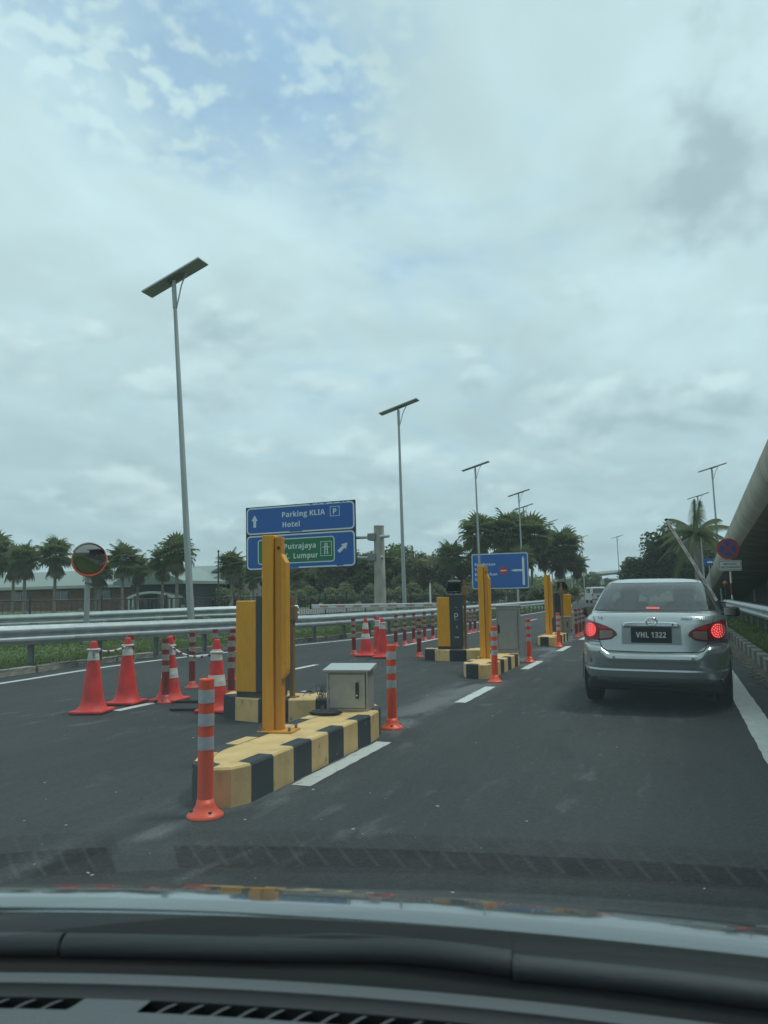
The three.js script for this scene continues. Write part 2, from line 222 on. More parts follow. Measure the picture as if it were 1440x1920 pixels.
// painted markings
const paintTex = tex(512, 512, (u, v) => { const w = tnoise(u, v, 14, 5, 4), n = 1 + 0.18 * tnoise(u, v, 5, 4, 8) + 0.1 * (rt() - 0.5); const t = 0.7 * sstep(0.40, 0.62, w + 0.1); return [0.55, 0.56, 0.535].map(c => lerp(c * n, 0.07, t)); });
const paint = new THREE.MeshStandardMaterial({ map: paintTex, roughness: 0.7 });
const strip = (path, w, rag = 0.012) => { const p = resample(path, 0.12).slice(0, 4000), r = rng(Math.round(path[0][2] * 100) + 4000); const L = offs(p, -w / 2), Rr = offs(p, w / 2); return grid(p.length - 1, 1, (u, v) => { const i = Math.round(u * (p.length - 1)), q = (v < 0.5 ? L : Rr)[i]; return [q[0] + (r() - 0.5) * rag, 0.005, q[2]]; }, (u, v, q) => [q[0], q[2]]); };
part('edge_line', strip(leftPath, 0.16), paint, road);
part('edge_line', strip([[0.69, 0, 8], [0.69, 0, -48]], 0.23), paint, road);
for (let k = 0; k < 13; k++) { const z = -4.9 - 4.25 * k; if (z < -58) break; part('lane_dash', strip([[-2.57, 0, z], [-2.57, 0, z - 1.65]], 0.15), paint, road); }
for (const [a, b, x] of [[-7.5, -8.6, -6.45], [-12.3, -13.6, -6.75], [-19.2, -23.0, -6.9], [-28.5, -31.0, -6.8], [-37, -39.5, -6.8], [-45, -48, -6.8], [-53, -56, -6.8]]) part('lane_dash', strip([[x, 0, a], [x, 0, b]], 0.13), paint, road);
part('lane_line', strip([[-6.72, 0, -24.6], [-6.7, 0, -27]], 0.12), paint, road);

/* ---------- verges and kerbs ---------- */
const vergeTex = blotch(0.075, 0.115, 0.032, 0.6, 9, 81);
const vergeMat = new THREE.MeshStandardMaterial({ map: vergeTex, roughness: 1 });
const kerbL = offs(leftPath, -0.75);
struct('verge', (() => { const p = resample(kerbL, 1.2); const o = offs(p, -0.2); return grid(o.length - 1, 8, (u, v) => { const q = o[Math.round(u * (o.length - 1))], d = v * v * 90; return [q[0] - d, 0.10 + 0.25 * sstep(1.5, 7, d) + 0.03 * fbm(q[0] - d, q[2], 3), q[2] - d * 0.02]; }, (u, v, p) => [p[0] / 3, p[2] / 3]); })(), vergeMat);
struct('verge', grid(30, 4, (u, v) => { const z = lerp(8, -75, u), d = v * 4.2; return [1.42 + bend(z) + d, 0.16 + 0.05 * v + 0.02 * fbm(d * 2, z, 3), z]; }, (u, v, p) => [p[0] / 3, p[2] / 3]), vergeMat);
struct('road', grid(8, 30, (u, v) => { const z = lerp(-13, -115, v); return [lerp(-19, -27, u) + 0.02 * z, 0.385 + 0.04 * u, z]; }, (u, v, p) => [(p[0] + 14) / 18, (p[2] - NEARZ) / (-100 - NEARZ)]), new THREE.MeshStandardMaterial({ map: blotch(0.13, 0.13, 0.125, 0.3, 6, 72), roughness: 0.9 }));
// stones of the far kerb, each on its own
{
  const k = thing('kerb', 'weathered concrete kerb along the far left edge of the road, in front of the grass', 'kerb');
  const p = resample(kerbL.filter(q => q[2] > -62), 0.95), r = rng(44), geos = [0, 1, 2].map(i => { const b = box(0.2, 0.22, 0.92, 0.018); const a = b.attributes.position; for (let j = 0; j < a.count; j++) if (a.getY(j) > 0) a.setXYZ(j, a.getX(j) + (r() - 0.5) * 0.016, a.getY(j) + (r() - 0.5) * 0.016, a.getZ(j)); return b; });
  for (let i = 0; i + 1 < p.length; i++) { const a = p[i], b = p[i + 1], m = part('kerb_stone', geos[i % 3], r() < 0.6 ? MAT.kerb : MAT.kerbB, k); m.position.set((a[0] + b[0]) / 2 + (r() - 0.5) * 0.03 - 0.1, 0.012 + (r() - 0.5) * 0.022, (a[2] + b[2]) / 2); m.rotation.y = Math.atan2(b[0] - a[0], b[2] - a[2]) + (r() - 0.5) * 0.03; m.scale.z = Math.hypot(b[0] - a[0], b[2] - a[2]) / 0.955; }
}
{
  const k = thing('kerb', 'dirty black and white striped kerb along the right verge beside the silver car', 'kerb');
  const g = box(0.16, 0.26, 0.49, 0.02);
  for (let i = 0; i < 110; i++) { const m = part('kerb_stone', g, i % 2 ? MAT.whiteKerb : MAT.darkKerb, k); m.position.set(1.36, 0.08, 2 - i * 0.5 - 0.25); m.rotation.y = (R0() - 0.5) * 0.02; }
}
// grass blades
function grassField(name, n, seed, where, hmin, hmax) {
  const r = rng(seed), blades = [];
  for (let i = 0; i < 6; i++) { const a = r() * 6.28, l = 0.3 + r() * 0.6, w = 0.07; const g = new THREE.BufferGeometry(); const c = Math.cos(a), s = Math.sin(a); g.setAttribute('position', new THREE.Float32BufferAttribute([-w * s, 0, w * c, w * s, 0, -w * c, c * l * 0.5 - w * 0.7 * s, 0.6, s * l * 0.5 + w * 0.7 * c, w * s, 0, -w * c, c * l * 0.5 + w * 0.7 * s, 0.6, s * l * 0.5 - w * 0.7 * c, c * l * 0.5 - w * 0.7 * s, 0.6, s * l * 0.5 + w * 0.7 * c, c * l * 0.5 - w * 0.7 * s, 0.6, s * l * 0.5 + w * 0.7 * c, c * l * 0.5 + w * 0.7 * s, 0.6, s * l * 0.5 - w * 0.7 * c, c * l, 1, s * l], 3)); g.computeVertexNormals(); blades.push(g); }
  const im = new THREE.InstancedMesh(mergeGeometries(blades), new THREE.MeshStandardMaterial({ color: 0xffffff, roughness: 0.9, side: THREE.DoubleSide }), n), m = new THREE.Matrix4(), q = new THREE.Quaternion();
  for (let i = 0; i < n; i++) { const [x, y, z] = where(r), h = lerp(hmin, hmax, r() ** 2), s = h * (0.7 + r() * 0.8); m.compose(V(x, y, z), q.setFromAxisAngle(V(0, 1, 0), r() * 6.28), V(s, h, s)); im.setMatrixAt(i, m); const t = fbm(x * 0.6, z * 0.6, 3), d = r(); im.setColorAt(i, lin(lerp(0.07, 0.16, d * 0.5 + t * 0.6 + 0.1), lerp(0.12, 0.19, d * 0.5 + t * 0.3 + 0.1), 0.035)); }
  im.name = numbered(name); im.userData = { kind: 'stuff' }; scene.add(im); return im;
}
const kl = resample(kerbL, 0.25).filter(p => p[2] < -3 && p[2] > -60);
Object.assign(grassField('grass', 70000, 77, (r) => { const q = kl[Math.floor(r() ** 1.5 * kl.length)], d = 0.14 + r() * 5; return [q[0] - d, 0.10 + 0.25 * sstep(1.5, 7, d), q[2] + (r() - 0.5) * 0.3]; }, 0.035, 0.085).userData, { label: 'short green grass on the verge behind the far kerb, under the left guardrail', category: 'grass' });
Object.assign(grassField('grass', 40000, 78, (r) => { const z = -8 - r() ** 1.4 * 42; return [1.46 + r() * 3.2, 0.15, z]; }, 0.04, 0.11).userData, { label: 'green grass on the right verge under the right guardrail', category: 'grass' });
// leaf litter and grit on the right shoulder
{
  const r = rng(19), gs = []; const base = new THREE.IcosahedronGeometry(1, 0);
  for (let i = 0; i < 2600; i++) { const z = -9 - r() * 16, spread = 0.30 * Math.abs(fbm(z * 0.7, 2, 3)) + 0.12; const s = 0.008 + 0.03 * r() ** 3; gs.push(at(base.clone().scale(s * (1 + r()), s * 0.45, s * (1 + r())), 1.26 - r() ** 1.5 * spread * 1.5, s * 0.3, z, 0, r() * 6, 0)); }
  const m = new THREE.Mesh(merge(gs), M(0.13, 0.11, 0.085, 1)); m.name = 'leaf_litter'; m.userData = { kind: 'stuff', label: 'brown leaf litter and grit swept against the right kerb', category: 'litter' }; scene.add(m);
  const c = new THREE.Mesh(merge(Array.from({ length: 260 }, () => { const s = 0.002 + 0.006 * r() ** 3; return at(base.clone().scale(s * (1 + r()), s * 0.5, s * (1 + r())), lerp(-8, 1, r()), s * 0.3, -3 - r() ** 1.3 * 16, 0, r() * 6, 0); })), M(0.4, 0.4, 0.38, 1)); c.name = 'stone_chips'; c.userData = { kind: 'stuff', label: 'pale stone chips scattered over the asphalt', category: 'stones' }; scene.add(c);
}
// raised reflective studs by the right edge line
for (const [i, [x, z]] of [[1.02, -8.9], [0.72, -13.2]].entries()) { const t = thing('road_stud', ['white raised road stud on the shoulder right of the edge line, nearer one', 'white raised road stud on the edge line beside the silver car, farther one'][i], 'road stud', [x, 0.004, z]); part('body', lathe([[0, 0.025], [0.04, 0.024], [0.065, 0.012], [0.075, 0]], 20).scale(1, 1, 0.8), M(0.55, 0.56, 0.53, 0.5), t); }

/* ---------- guardrails and fence ---------- */
const WB = [[0.0, 0.155], [0.012, 0.148], [0.02, 0.125], [0.075, 0.105], [0.083, 0.085], [0.083, 0.06], [0.075, 0.04], [0.015, 0.022], [0.01, 0.0], [0.015, -0.022], [0.075, -0.04], [0.083, -0.06], [0.083, -0.085], [0.075, -0.105], [0.02, -0.125], [0.012, -0.148], [0.0, -0.155]];
const railMat = MAT.galv.clone(); railMat.side = THREE.DoubleSide;
function guardrail(label, path, face, scale = 1, HC = 0.6) { // path: [x, ground y, z], rail centre 0.60 above; face +1 shows the beam to the right of travel
  const t = thing('guardrail', label, 'guardrail'), fine = resample(path, 1), per = 4;
  const bolt = mergeGeometries([0, 1].map(i => at(new THREE.SphereGeometry(0.022, 8, 6), 0, (i ? 1 : -1) * 0.0, 0)));
  for (let i = 0; i + 1 < fine.length; i += per) {
    const seg = fine.slice(i, i + per + 1).map((p, k) => [p[0], p[1] + HC, p[2]]);
    if (seg.length < 2) continue;
    part('rail_panel', sweep(WB.map(p => [(p[0] + (i / per % 2 ? 0.004 : 0)) * face, p[1] * 1.06 * scale]), seg, 0.6), railMat, t);
  }
  for (let i = 1; i < fine.length; i += 2) {
    const p = fine[i], a = fine[i - 1], yaw = Math.atan2(p[0] - a[0], p[2] - a[2]), g = new THREE.Group(); g.name = 'post'; t.add(g); g.position.set(...p); g.rotation.y = yaw;
    const s = face; // behind the beam
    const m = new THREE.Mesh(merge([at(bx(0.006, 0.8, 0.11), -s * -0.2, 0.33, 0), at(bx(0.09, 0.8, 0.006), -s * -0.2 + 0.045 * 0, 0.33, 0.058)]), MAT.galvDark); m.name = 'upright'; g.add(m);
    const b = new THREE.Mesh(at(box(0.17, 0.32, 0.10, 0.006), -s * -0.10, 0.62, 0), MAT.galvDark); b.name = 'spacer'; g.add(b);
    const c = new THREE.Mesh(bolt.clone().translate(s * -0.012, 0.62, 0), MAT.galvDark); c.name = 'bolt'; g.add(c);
  }
  return t;
}
guardrail('long galvanised steel guardrail on the grass along the far left edge of the road', smoothPath([[-14.6, 0.16, -3], [-12.9, 0.17, -7.3], [-11.75, 0.17, -10.8], [-11.1, 0.13, -14.6], [-10.7, 0.10, -17.3], [-10.2, 0.07, -20.7], [-9.65, 0.07, -24], [-9.5, 0.06, -28], [-9.5, 0.06, -40], [-9.45, 0.06, -60], [-10.2, 0.06, -75], [-12.2, 0.06, -90]], 110), 1, 1.12, 0.555);
guardrail('second guardrail higher up behind the left one, across the median grass', smoothPath([[-25, 0.30, -10], [-19.0, 0.30, -15.8], [-16, 0.36, -18.4], [-13.4, 0.42, -20.9], [-11.9, 0.40, -22.6]], 24), 1, 1.15, 0.5);
guardrail('galvanised guardrail on the right verge beyond the silver car', [[2.05, 0.14, -8], [2.05, 0.14, -14], [2.05, 0.14, -20], [2.05, 0.14, -37]], -1);
{
  const t = thing('fence', 'thin dark metal bar fence along the median behind the left guardrails', 'fence', [0, 0, 0]);
  const path = resample([[-27, 0.3, -10], [-20.5, 0.3, -16.5], [-16.8, 0.3, -22], [-15.4, 0.3, -32], [-15.2, 0.3, -78]], 2.4), bars = [], rails = [];
  for (let i = 0; i + 1 < path.length; i++) {
    const a = path[i], b = path[i + 1];
    part('post', bar([a[0], a[1] - 0.3, a[2]], [a[0], a[1] + 1.25, a[2]], 0.032, 8), MAT.dark, t);
    for (const h of [0.18, 1.1]) rails.push(bar([a[0], a[1] + h, a[2]], [b[0], b[1] + h, b[2]], 0.018, 6));
    for (let k = 1; k < 14; k++) { const x = lerp(a[0], b[0], k / 14), z = lerp(a[2], b[2], k / 14); bars.push(bar([x, 0.42, z], [x, 1.36, z], 0.009, 4)); }
  }
  part('rail', rails, MAT.dark, t); stuff(part('bars', bars, MAT.dark, t));
}

/* ---------- kerbed islands ---------- */
function island(name, label, pts, h, L, first) { // pts run anticlockwise seen from above, [x, z]
  const t = thing(name, label, 'traffic island');
  const c = pts.reduce((a, p) => [a[0] + p[0] / pts.length, a[1] + p[1] / pts.length], [0, 0]);
  t.position.set(c[0], 0, c[1]);
  let loop = [...pts, pts[0]].map(p => [p[0] - c[0], p[1] - c[1]]);
  const P = resample(loop, 0.05); P.pop(); const n = P.length;
  const inner = P.map((p, i) => { const a = P[(i + n - 3) % n], b = P[(i + 3) % n], dx = b[0] - a[0], dz = b[1] - a[1], l = Math.hypot(dx, dz); return [p[0] + dz / l * 0.12, p[1] - dx / l * 0.12]; });
  const per = Math.round(L / 0.05), total = Math.round(n / per / 2) * 2; let idx = 0;
  const r = rng(pts.length * 77 + Math.round(L * 1000));
  for (let b = 0; b < total; b++) {
    const i0 = Math.round(b * n / total), i1 = Math.round((b + 1) * n / total), m = i1 - i0, gs = [];
    const off = (k) => P[(i0 + k) % n], inn = (k) => inner[(i0 + k) % n];
    const bev = 0.014, mid = (k, f) => { const a = off(k), q = inn(k); return [lerp(a[0], q[0], f), lerp(a[1], q[1], f)]; };
    gs.push(grid(m, 3, (u, v) => { const k = Math.round(u * m), j = Math.round(v * 3); if (j === 0) return [off(k)[0], -0.02, off(k)[1]]; if (j === 1) return [off(k)[0], h - bev, off(k)[1]]; if (j === 2) { const q = mid(k, 0.11); return [q[0], h, q[1]]; } return [inn(k)[0], h, inn(k)[1]]; }, (u, v) => [b * 0.37 + u * L, v * 0.45]));
    const cols = ['yellowKerb', 'blackKerb'];
    const piece = part('kerb_block', toCreasedNormals(merge(gs), 0.5), MAT[cols[(b + first + 1) % 2]], t); piece.material.side = THREE.DoubleSide;
  }
  part('top', flat(inner.map(p => [p[0], p[1]]), h - 0.003, (x, z) => [x * 0.8, z * 0.8]), MAT.yellowKerb, t); t.children.at(-1).material.side = THREE.DoubleSide;
  return t;
}
const rnd = (cx, cz, r, a0, a1, n = 6) => Array.from({ length: n + 1 }, (_, i) => { const a = lerp(a0, a1, i / n); return [cx + Math.cos(a) * r, cz + Math.sin(a) * r]; });
// seen from above with z towards the viewer, going round: right side away, far end, left side back, near end
const isA = [[-2.68, -4.42], [-2.68, -5.5], [-2.68, -6.5], [-2.71, -6.78], [-2.79, -7.03], [-2.93, -7.22], [-3.08, -7.2], [-3.2, -7.05], [-3.24, -6.8], [-3.24, -4.75], [-3.2, -4.58], [-3.1, -4.36], [-2.98, -4.26], [-2.86, -4.22], [-2.74, -4.27]];
const isB = [[-3.22, -7.72], [-3.5, -7.86], [-4.6, -7.93], [-4.82, -7.85], [-4.95, -7.68], [-4.9, -7.48], [-4.62, -7.28], [-4.24, -7.2], [-3.9, -7.28], [-3.2, -7.5]];
const ccw = (p) => { let a = 0; p.forEach((q, i) => { const s = p[(i + 1) % p.length]; a += q[0] * s[1] - s[0] * q[1]; }); return a > 0 ? [...p].reverse() : p; };
const A = island('traffic_island', 'nearest striped kerb island, with the small metal cabinet and tall yellow post on it', ccw(isA), 0.25, 0.305, 0);
const B = island('traffic_island', 'short striped island crossing the lane just behind the nearest island', ccw(isB), 0.25, 0.36, 0);
const gI = undefined;
const C = dup(A, [A.position.x - 0.12, 0, A.position.z - 7.52], 0, 'striped island in the middle distance with the tall grey cabinet on it', gI);
const Dd = dup(B, [B.position.x - 0.05, 0, B.position.z - 7.56], 0, 'short striped island set across the lane under the ticket machine marked with a P', gI);
const Ee = dup(A, [A.position.x - 0.2, 0, A.position.z - 15.1], 0, 'farthest striped kerb island, by the row of red delineators left of the silver car', gI);
for (const o of [C, Ee]) o.scale.y = 0.9; Dd.scale.y = 0.9;

/* ---------- yellow barrier posts, ticket machines, cabinets ---------- */
function yellowPost() {
  const t = thing('barrier_post', 'tall yellow steel post standing at the front of the nearest striped island', 'post', [-3.12, 0.25, -5.54], 8 * D);
  part('base_plate', [at(box(0.3, 0.012, 0.22, 0.004), 0.02, 0.006, 0)], MAT.yellowWorn, t);
  for (const [x, z] of [[0.14, 0.08], [0.14, -0.08], [-0.11, 0.08]]) part('bolt', at(cyl(0.012, 0.012, 0.03, 6), x, 0.012, z), MAT.galvDark, t);
  part('column', at(box(0.10, 1.60, 0.11, 0.008), -0.055, 0.81, 0), MAT.yellow, t);
  part('side_channel', at(box(0.06, 1.585, 0.085, 0.008), 0.028, 0.803, -0.012), MAT.yellowWorn, t);
  part('cover', at(prism([[0, 0.42], [0.035, 0.46], [0.042, 0.50], [0.042, 1.375], [0, 1.45]], 0.09, 0.006), 0.060, 0, -0.052), MAT.yellow, t);
  part('rusty_hole', at(cyl(0.014, 0.014, 0.006, 12), 0.035, 1.5, 0.031, Math.PI / 2, 0, 0), M(0.12, 0.05, 0.02, 0.9), t);
  return t;
}
const yp = yellowPost();
dup(yp, [-3.12, 0.22, -12.91], 4 * D, 'tall yellow steel post on the middle island in front of the tall grey cabinet');
dup(yp, [-3.2, 0.22, -20.5], 2 * D, 'tall yellow steel post on the farthest striped island');
const panelTex = canvas(256, 1024, (x, w, h) => {
  x.fillStyle = '#3a3f44'; x.fillRect(0, 0, w, h); x.strokeStyle = '#cfd3d4'; x.fillStyle = '#cfd3d4';
  x.lineWidth = 15; x.lineCap = 'round'; x.beginPath(); x.moveTo(96, 470); x.lineTo(96, 360); x.lineTo(140, 360); x.quadraticCurveTo(166, 364, 166, 392); x.quadraticCurveTo(166, 424, 138, 424); x.lineTo(104, 424); x.stroke();
  x.fillRect(84, 492, 98, 6); x.beginPath(); x.arc(132, 232, 9, 0, 7); x.fill();
  x.fillStyle = '#8f9a9c'; x.beginPath(); x.arc(138, 640, 20, 0, 7); x.fill(); x.fillRect(112, 676, 52, 7);
  x.font = 'bold 46px sans-serif'; x.fillStyle = '#c9ccca'; x.fillText('MAA', 82, 880);
});
function ticketMachine() {
  const t = thing('ticket_machine', 'yellow parking ticket machine on the short island directly behind the nearest yellow post', 'ticket machine', [-4.36, 0.25, -7.42], 0);
  part('plinth', at(box(0.50, 0.06, 0.26, 0.004), 0, 0.03, 0), MAT.greyPanel, t);
  part('housing', at(box(0.26, 1.0, 0.30, 0.012), -0.12, 0.56, 0), MAT.yellow, t);
  const f = part('front_panel', at(box(0.26, 1.04, 0.32, 0.012), 0.142, 0.58, 0.0), MAT.greyPanel, t);
  const p = part('print', at(new THREE.PlaneGeometry(0.225, 0.98), 0.142, 0.58, 0.1635), print(panelTex, 0.45), f);
  part('slot', at(box(0.10, 0.012, 0.006, 0.002), 0.15, 0.30, 0.164), MAT.black, f);
  part('top_cap', at(box(0.27, 0.02, 0.33, 0.006), 0.142, 1.112, 0), MAT.galvDark, t);
  return t;
}
const tm = ticketMachine();
dup(tm, [-4.40, 0.225, -15.08], 12 * D, 'yellow ticket machine whose dark panel shows a white P, in the middle distance');
dup(tm, [-3.1, 0.225, -22.1], Math.PI + 0.55, 'farthest ticket machine, standing behind the yellow post on the farthest island');
function floodlight(label, pos, turn) {
  const t = thing('floodlight', label, 'floodlight', pos, turn);
  part('stem', bar([0, 0, 0], [0, 0.08, 0], 0.022), MAT.black, t);
  part('bracket', tube([[-0.15, 0.2, 0], [-0.15, 0.09, 0.0], [0, 0.07, 0], [0.15, 0.09, 0], [0.15, 0.2, 0]], 0.012, 20, 6), MAT.black, t);
  const h = part('head', at(box(0.28, 0.24, 0.07, 0.015), 0, 0.21, 0, 0, 0, 0).applyMatrix4(new THREE.Matrix4().makeTranslation(0, 0.21, 0).multiply(new THREE.Matrix4().makeRotationX(0.55)).multiply(new THREE.Matrix4().makeTranslation(0, -0.21, 0))), MAT.dark, t);
  const fins = []; for (let i = 0; i < 9; i++) fins.push(at(bx(0.008, 0.2, 0.03), -0.11 + i * 0.0275, 0.21, 0.05)); const fm = merge(fins).applyMatrix4(new THREE.Matrix4().makeTranslation(0, 0.21, 0).multiply(new THREE.Matrix4().makeRotationX(0.55)).multiply(new THREE.Matrix4().makeTranslation(0, -0.21, 0))); part('cooling_fins', fm, MAT.dark, h);
  return t;
}
const fl = floodlight('black floodlight tilted on top of the ticket machine marked with a P', [-4.30, 1.31, -15.08], 0.6);
dup(fl, [-3.05, 1.35, -22.1], -0.4, 'black floodlight on top of the farthest ticket machine');
{ const t = thing('camera_dome', 'small black camera on the nearest ticket machine, mostly hidden by the yellow post', 'camera', [-4.28, 1.375, -7.42]); part('stem', cyl(0.014, 0.014, 0.09, 10), MAT.black, t); part('housing', at(new THREE.CapsuleGeometry(0.055, 0.12, 6, 16), 0.02, 0.12, 0, 0, 0.4, Math.PI / 2 - 0.2), MAT.black, t); part('bracket', bar([0, 0.08, 0], [0.05, 0.1, 0], 0.012), MAT.black, t); }
function brownPost(label, pos, h) { const t = thing('wooden_post', label, 'post', pos); part('pole', at(box(0.05, h, 0.05, 0.006), 0, h / 2, 0), MAT.brown, t); part('collar', at(box(0.11, 0.16, 0.08, 0.01), 0, h * 0.83, 0), MAT.brown, t); part('foot', at(box(0.12, 0.012, 0.12, 0.003), 0, 0.006, 0), MAT.brown, t); return t; }
const bp = brownPost('slim brown post behind the nearest yellow post, on the short island', [-3.98, 0.25, -7.42], 1.1);
dup(bp, [-4.08, 0.225, -15.12], 0, 'slim brown post beside the ticket machine marked with a P').scale.y = 1.28;
dup(bp, [-3.02, 0.225, -21.6], 0, 'slim brown post in front of the farthest ticket machine').scale.y = 1.25;
function cabinet(name, label, pos, turn, w, h, d, mat, slopes, handleX) {
  const t = thing(name, label, 'cabinet', pos, turn);
  part('body', at(box(w, h, d, 0.006), 0, h / 2, 0), mat, t);
  const dr = part('door', at(box(w * 0.86, h * 0.84, 0.014, 0.004), 0, h * 0.5, d / 2 + 0.006), mat, t);
  part('lock_handle', at(box(0.03, Math.min(0.16, h * 0.4), 0.022, 0.005), handleX, h * 0.52, d / 2 + 0.022), MAT.black, dr);
  part('lock', at(cyl(0.008, 0.008, 0.004, 10), handleX, h * 0.40, d / 2 + 0.033, Math.PI / 2), MAT.chrome, dr);
  for (const y of [0.2, 0.52, 0.82]) part('hinge', at(cyl(0.007, 0.007, 0.045, 8), -Math.sign(handleX) * w * 0.435, h * y, d / 2 + 0.013), MAT.galvDark, dr);
  part('door_gap', [at(bx(w * 0.88, 0.006, 0.004), 0, h * 0.925, d / 2 + 0.001), at(bx(w * 0.88, 0.006, 0.004), 0, h * 0.075, d / 2 + 0.001), at(bx(0.006, h * 0.85, 0.004), w * 0.438, h * 0.5, d / 2 + 0.001), at(bx(0.006, h * 0.85, 0.004), -w * 0.438, h * 0.5, d / 2 + 0.001)], MAT.black, t);
  if (slopes) { const s = prism([[-d / 2 - 0.02, 0], [d / 2 + 0.045, 0], [d / 2 + 0.045, 0.014], [-d / 2 - 0.02, 0.05]], w + 0.05, 0.003); s.rotateY(-Math.PI / 2).translate(w / 2 + 0.025, h + 0.001, 0); part('lid', s, MAT.lid, t); }
  else part('lid', at(box(w + 0.03, 0.025, d + 0.03, 0.006), 0, h + 0.013, 0), MAT.lid, t);
  part('plinth', at(box(w * 0.96, 0.03, d * 0.9, 0.003), 0, 0.004, 0.0), MAT.galvDark, t);
  return t;
}
cabinet('electrical_cabinet', 'small pale grey metal cabinet with sloping lid and black lock on the nearest island', [-3.0, 0.25, -6.78], 10 * D, 0.41, 0.375, 0.26, MAT.cabinet, true, 0.1);
cabinet('electrical_cabinet', 'tall grey metal cabinet on the middle island behind the second yellow post', [-3.01, 0.225, -14.3], 4 * D, 0.43, 0.87, 0.28, MAT.cabinetGrey, false, -0.17);
cabinet('electrical_cabinet', 'small grey metal cabinet on the farthest island in front of its ticket machine', [-3.0, 0.225, -21.8], 0, 0.34, 0.42, 0.2, MAT.cabinetGrey, false, 0.1);
{ // black cloth on the island, cable bundle
  const t = thing('plastic_bag', 'crumpled black plastic bag lying on the nearest island in front of the small cabinet', 'bag', [-3.1, 0.25, -6.42]);
  const g = new THREE.SphereGeometry(1, 40, 20), p = g.attributes.position; for (let i = 0; i < p.count; i++) { const x = p.getX(i), y = p.getY(i), z = p.getZ(i), n = 1 + 0.5 * fbm(x * 2.2 + z * 1.7, y * 2.6 + z, 4); p.setXYZ(i, x * 0.15 * n, Math.max(0.001, (y * 0.5 + 0.35) * 0.05 * n), z * 0.1 * n); } g.computeVertexNormals(); part('bag', g, MAT.black, t);
  const cgeo = new THREE.ConeGeometry(0.032, 0.055, 9, 4), cp = cgeo.attributes.position; for (let i = 0; i < cp.count; i++) cp.setX(i, cp.getX(i) + 0.01 * noise2(cp.getY(i) * 40, i)); cgeo.computeVertexNormals(); part('knot', at(cgeo, -0.03, 0.06, 0), MAT.black, t);
}
{
  const t = thing('cable_bundle', 'loose bundle of thin dark cables sticking up from the short island behind the cabinet', 'cables', [-3.66, 0.25, -7.5]); const r = rng(8), gs = [];
  for (let i = 0; i < 14; i++) { const a = r() * 6.28, l = 0.06 + r() * 0.1, h = 0.05 + r() * 0.15; gs.push(tube([[(r() - 0.5) * 0.1, 0, (r() - 0.5) * 0.06], [Math.cos(a) * l * 0.3, h, Math.sin(a) * l * 0.3], [Math.cos(a) * l, h * (0.6 + r() * 0.5), Math.sin(a) * l], [Math.cos(a + 0.7) * l * 1.5, 0.012, Math.sin(a + 0.7) * l * 0.7]], 0.003, 16, 5)); }
  part('cables', gs, M(0.05, 0.055, 0.09, 0.6), t);
}

/* ---------- delineator posts ---------- */
function delineator(label, cat, tubeMat, bandMat, baseMat) {
  const t = thing('delineator_post', label, cat, [0, 0, 0]);
  part('base', lathe([[0.112, 0], [0.112, 0.012], [0.1, 0.022], [0.075, 0.04], [0.058, 0.07], [0.05, 0.105], [0.0, 0.105]]), baseMat, t);
  part('tube', lathe([[0.0501, 0.08], [0.049, 0.1], [0.047, 0.82], [0.045, 0.832], [0.04, 0.834], [0.036, 0.82], [0, 0.81]]), tubeMat, t);
  for (const [a, b] of [[0.40, 0.482], [0.545, 0.622], [0.685, 0.768]]) part('reflective_band', lathe([[0.048, a], [0.0502, a + 0.001], [0.0495, b - 0.001], [0.047, b]]), bandMat, t);
  for (const k of [0.6, 2.4, 4.3]) part('bolt', at(cyl(0.011, 0.011, 0.01, 8), Math.cos(k) * 0.083, 0.032, Math.sin(k) * 0.083), MAT.dark, t);
  return t;
}
const orangeP = delineator('nearest bright orange delineator post with three grey bands, at the tip of the nearest island', 'delineator', MAT.orange, MAT.band, MAT.orange);
orangeP.position.set(-2.79, 0.003, -4.06);
for (const [x, z, l] of [[-2.75, -7.24, 'bright orange delineator post with a flared base just past the nearest striped island'], [-2.64, -11.4, 'bright orange delineator post at the front right corner of the middle island'], [-2.73, -14.8, 'bright orange delineator post at the far end of the middle island beside the grey cabinet'], [-2.78, -19.1, 'bright orange delineator post at the front of the farthest island, left of the silver car']]) dup(orangeP, [x, 0.003, z], R0() * 6, l);
for (const [i, c] of scene.children.filter(o => o.name.startsWith('delineator_post')).entries()) { c.rotation.z = (R0() - 0.5) * 0.02; }
const redP = delineator('old red delineator post left of the nearest ticket machine, standing alone behind the chain', 'delineator', MAT.red, MAT.bandOld, MAT.redPlastic);
redP.position.set(-6.94, 0.003, -9.73);
let rowN = 0; const ROW = 'row of old red delineator posts along the far lane line';
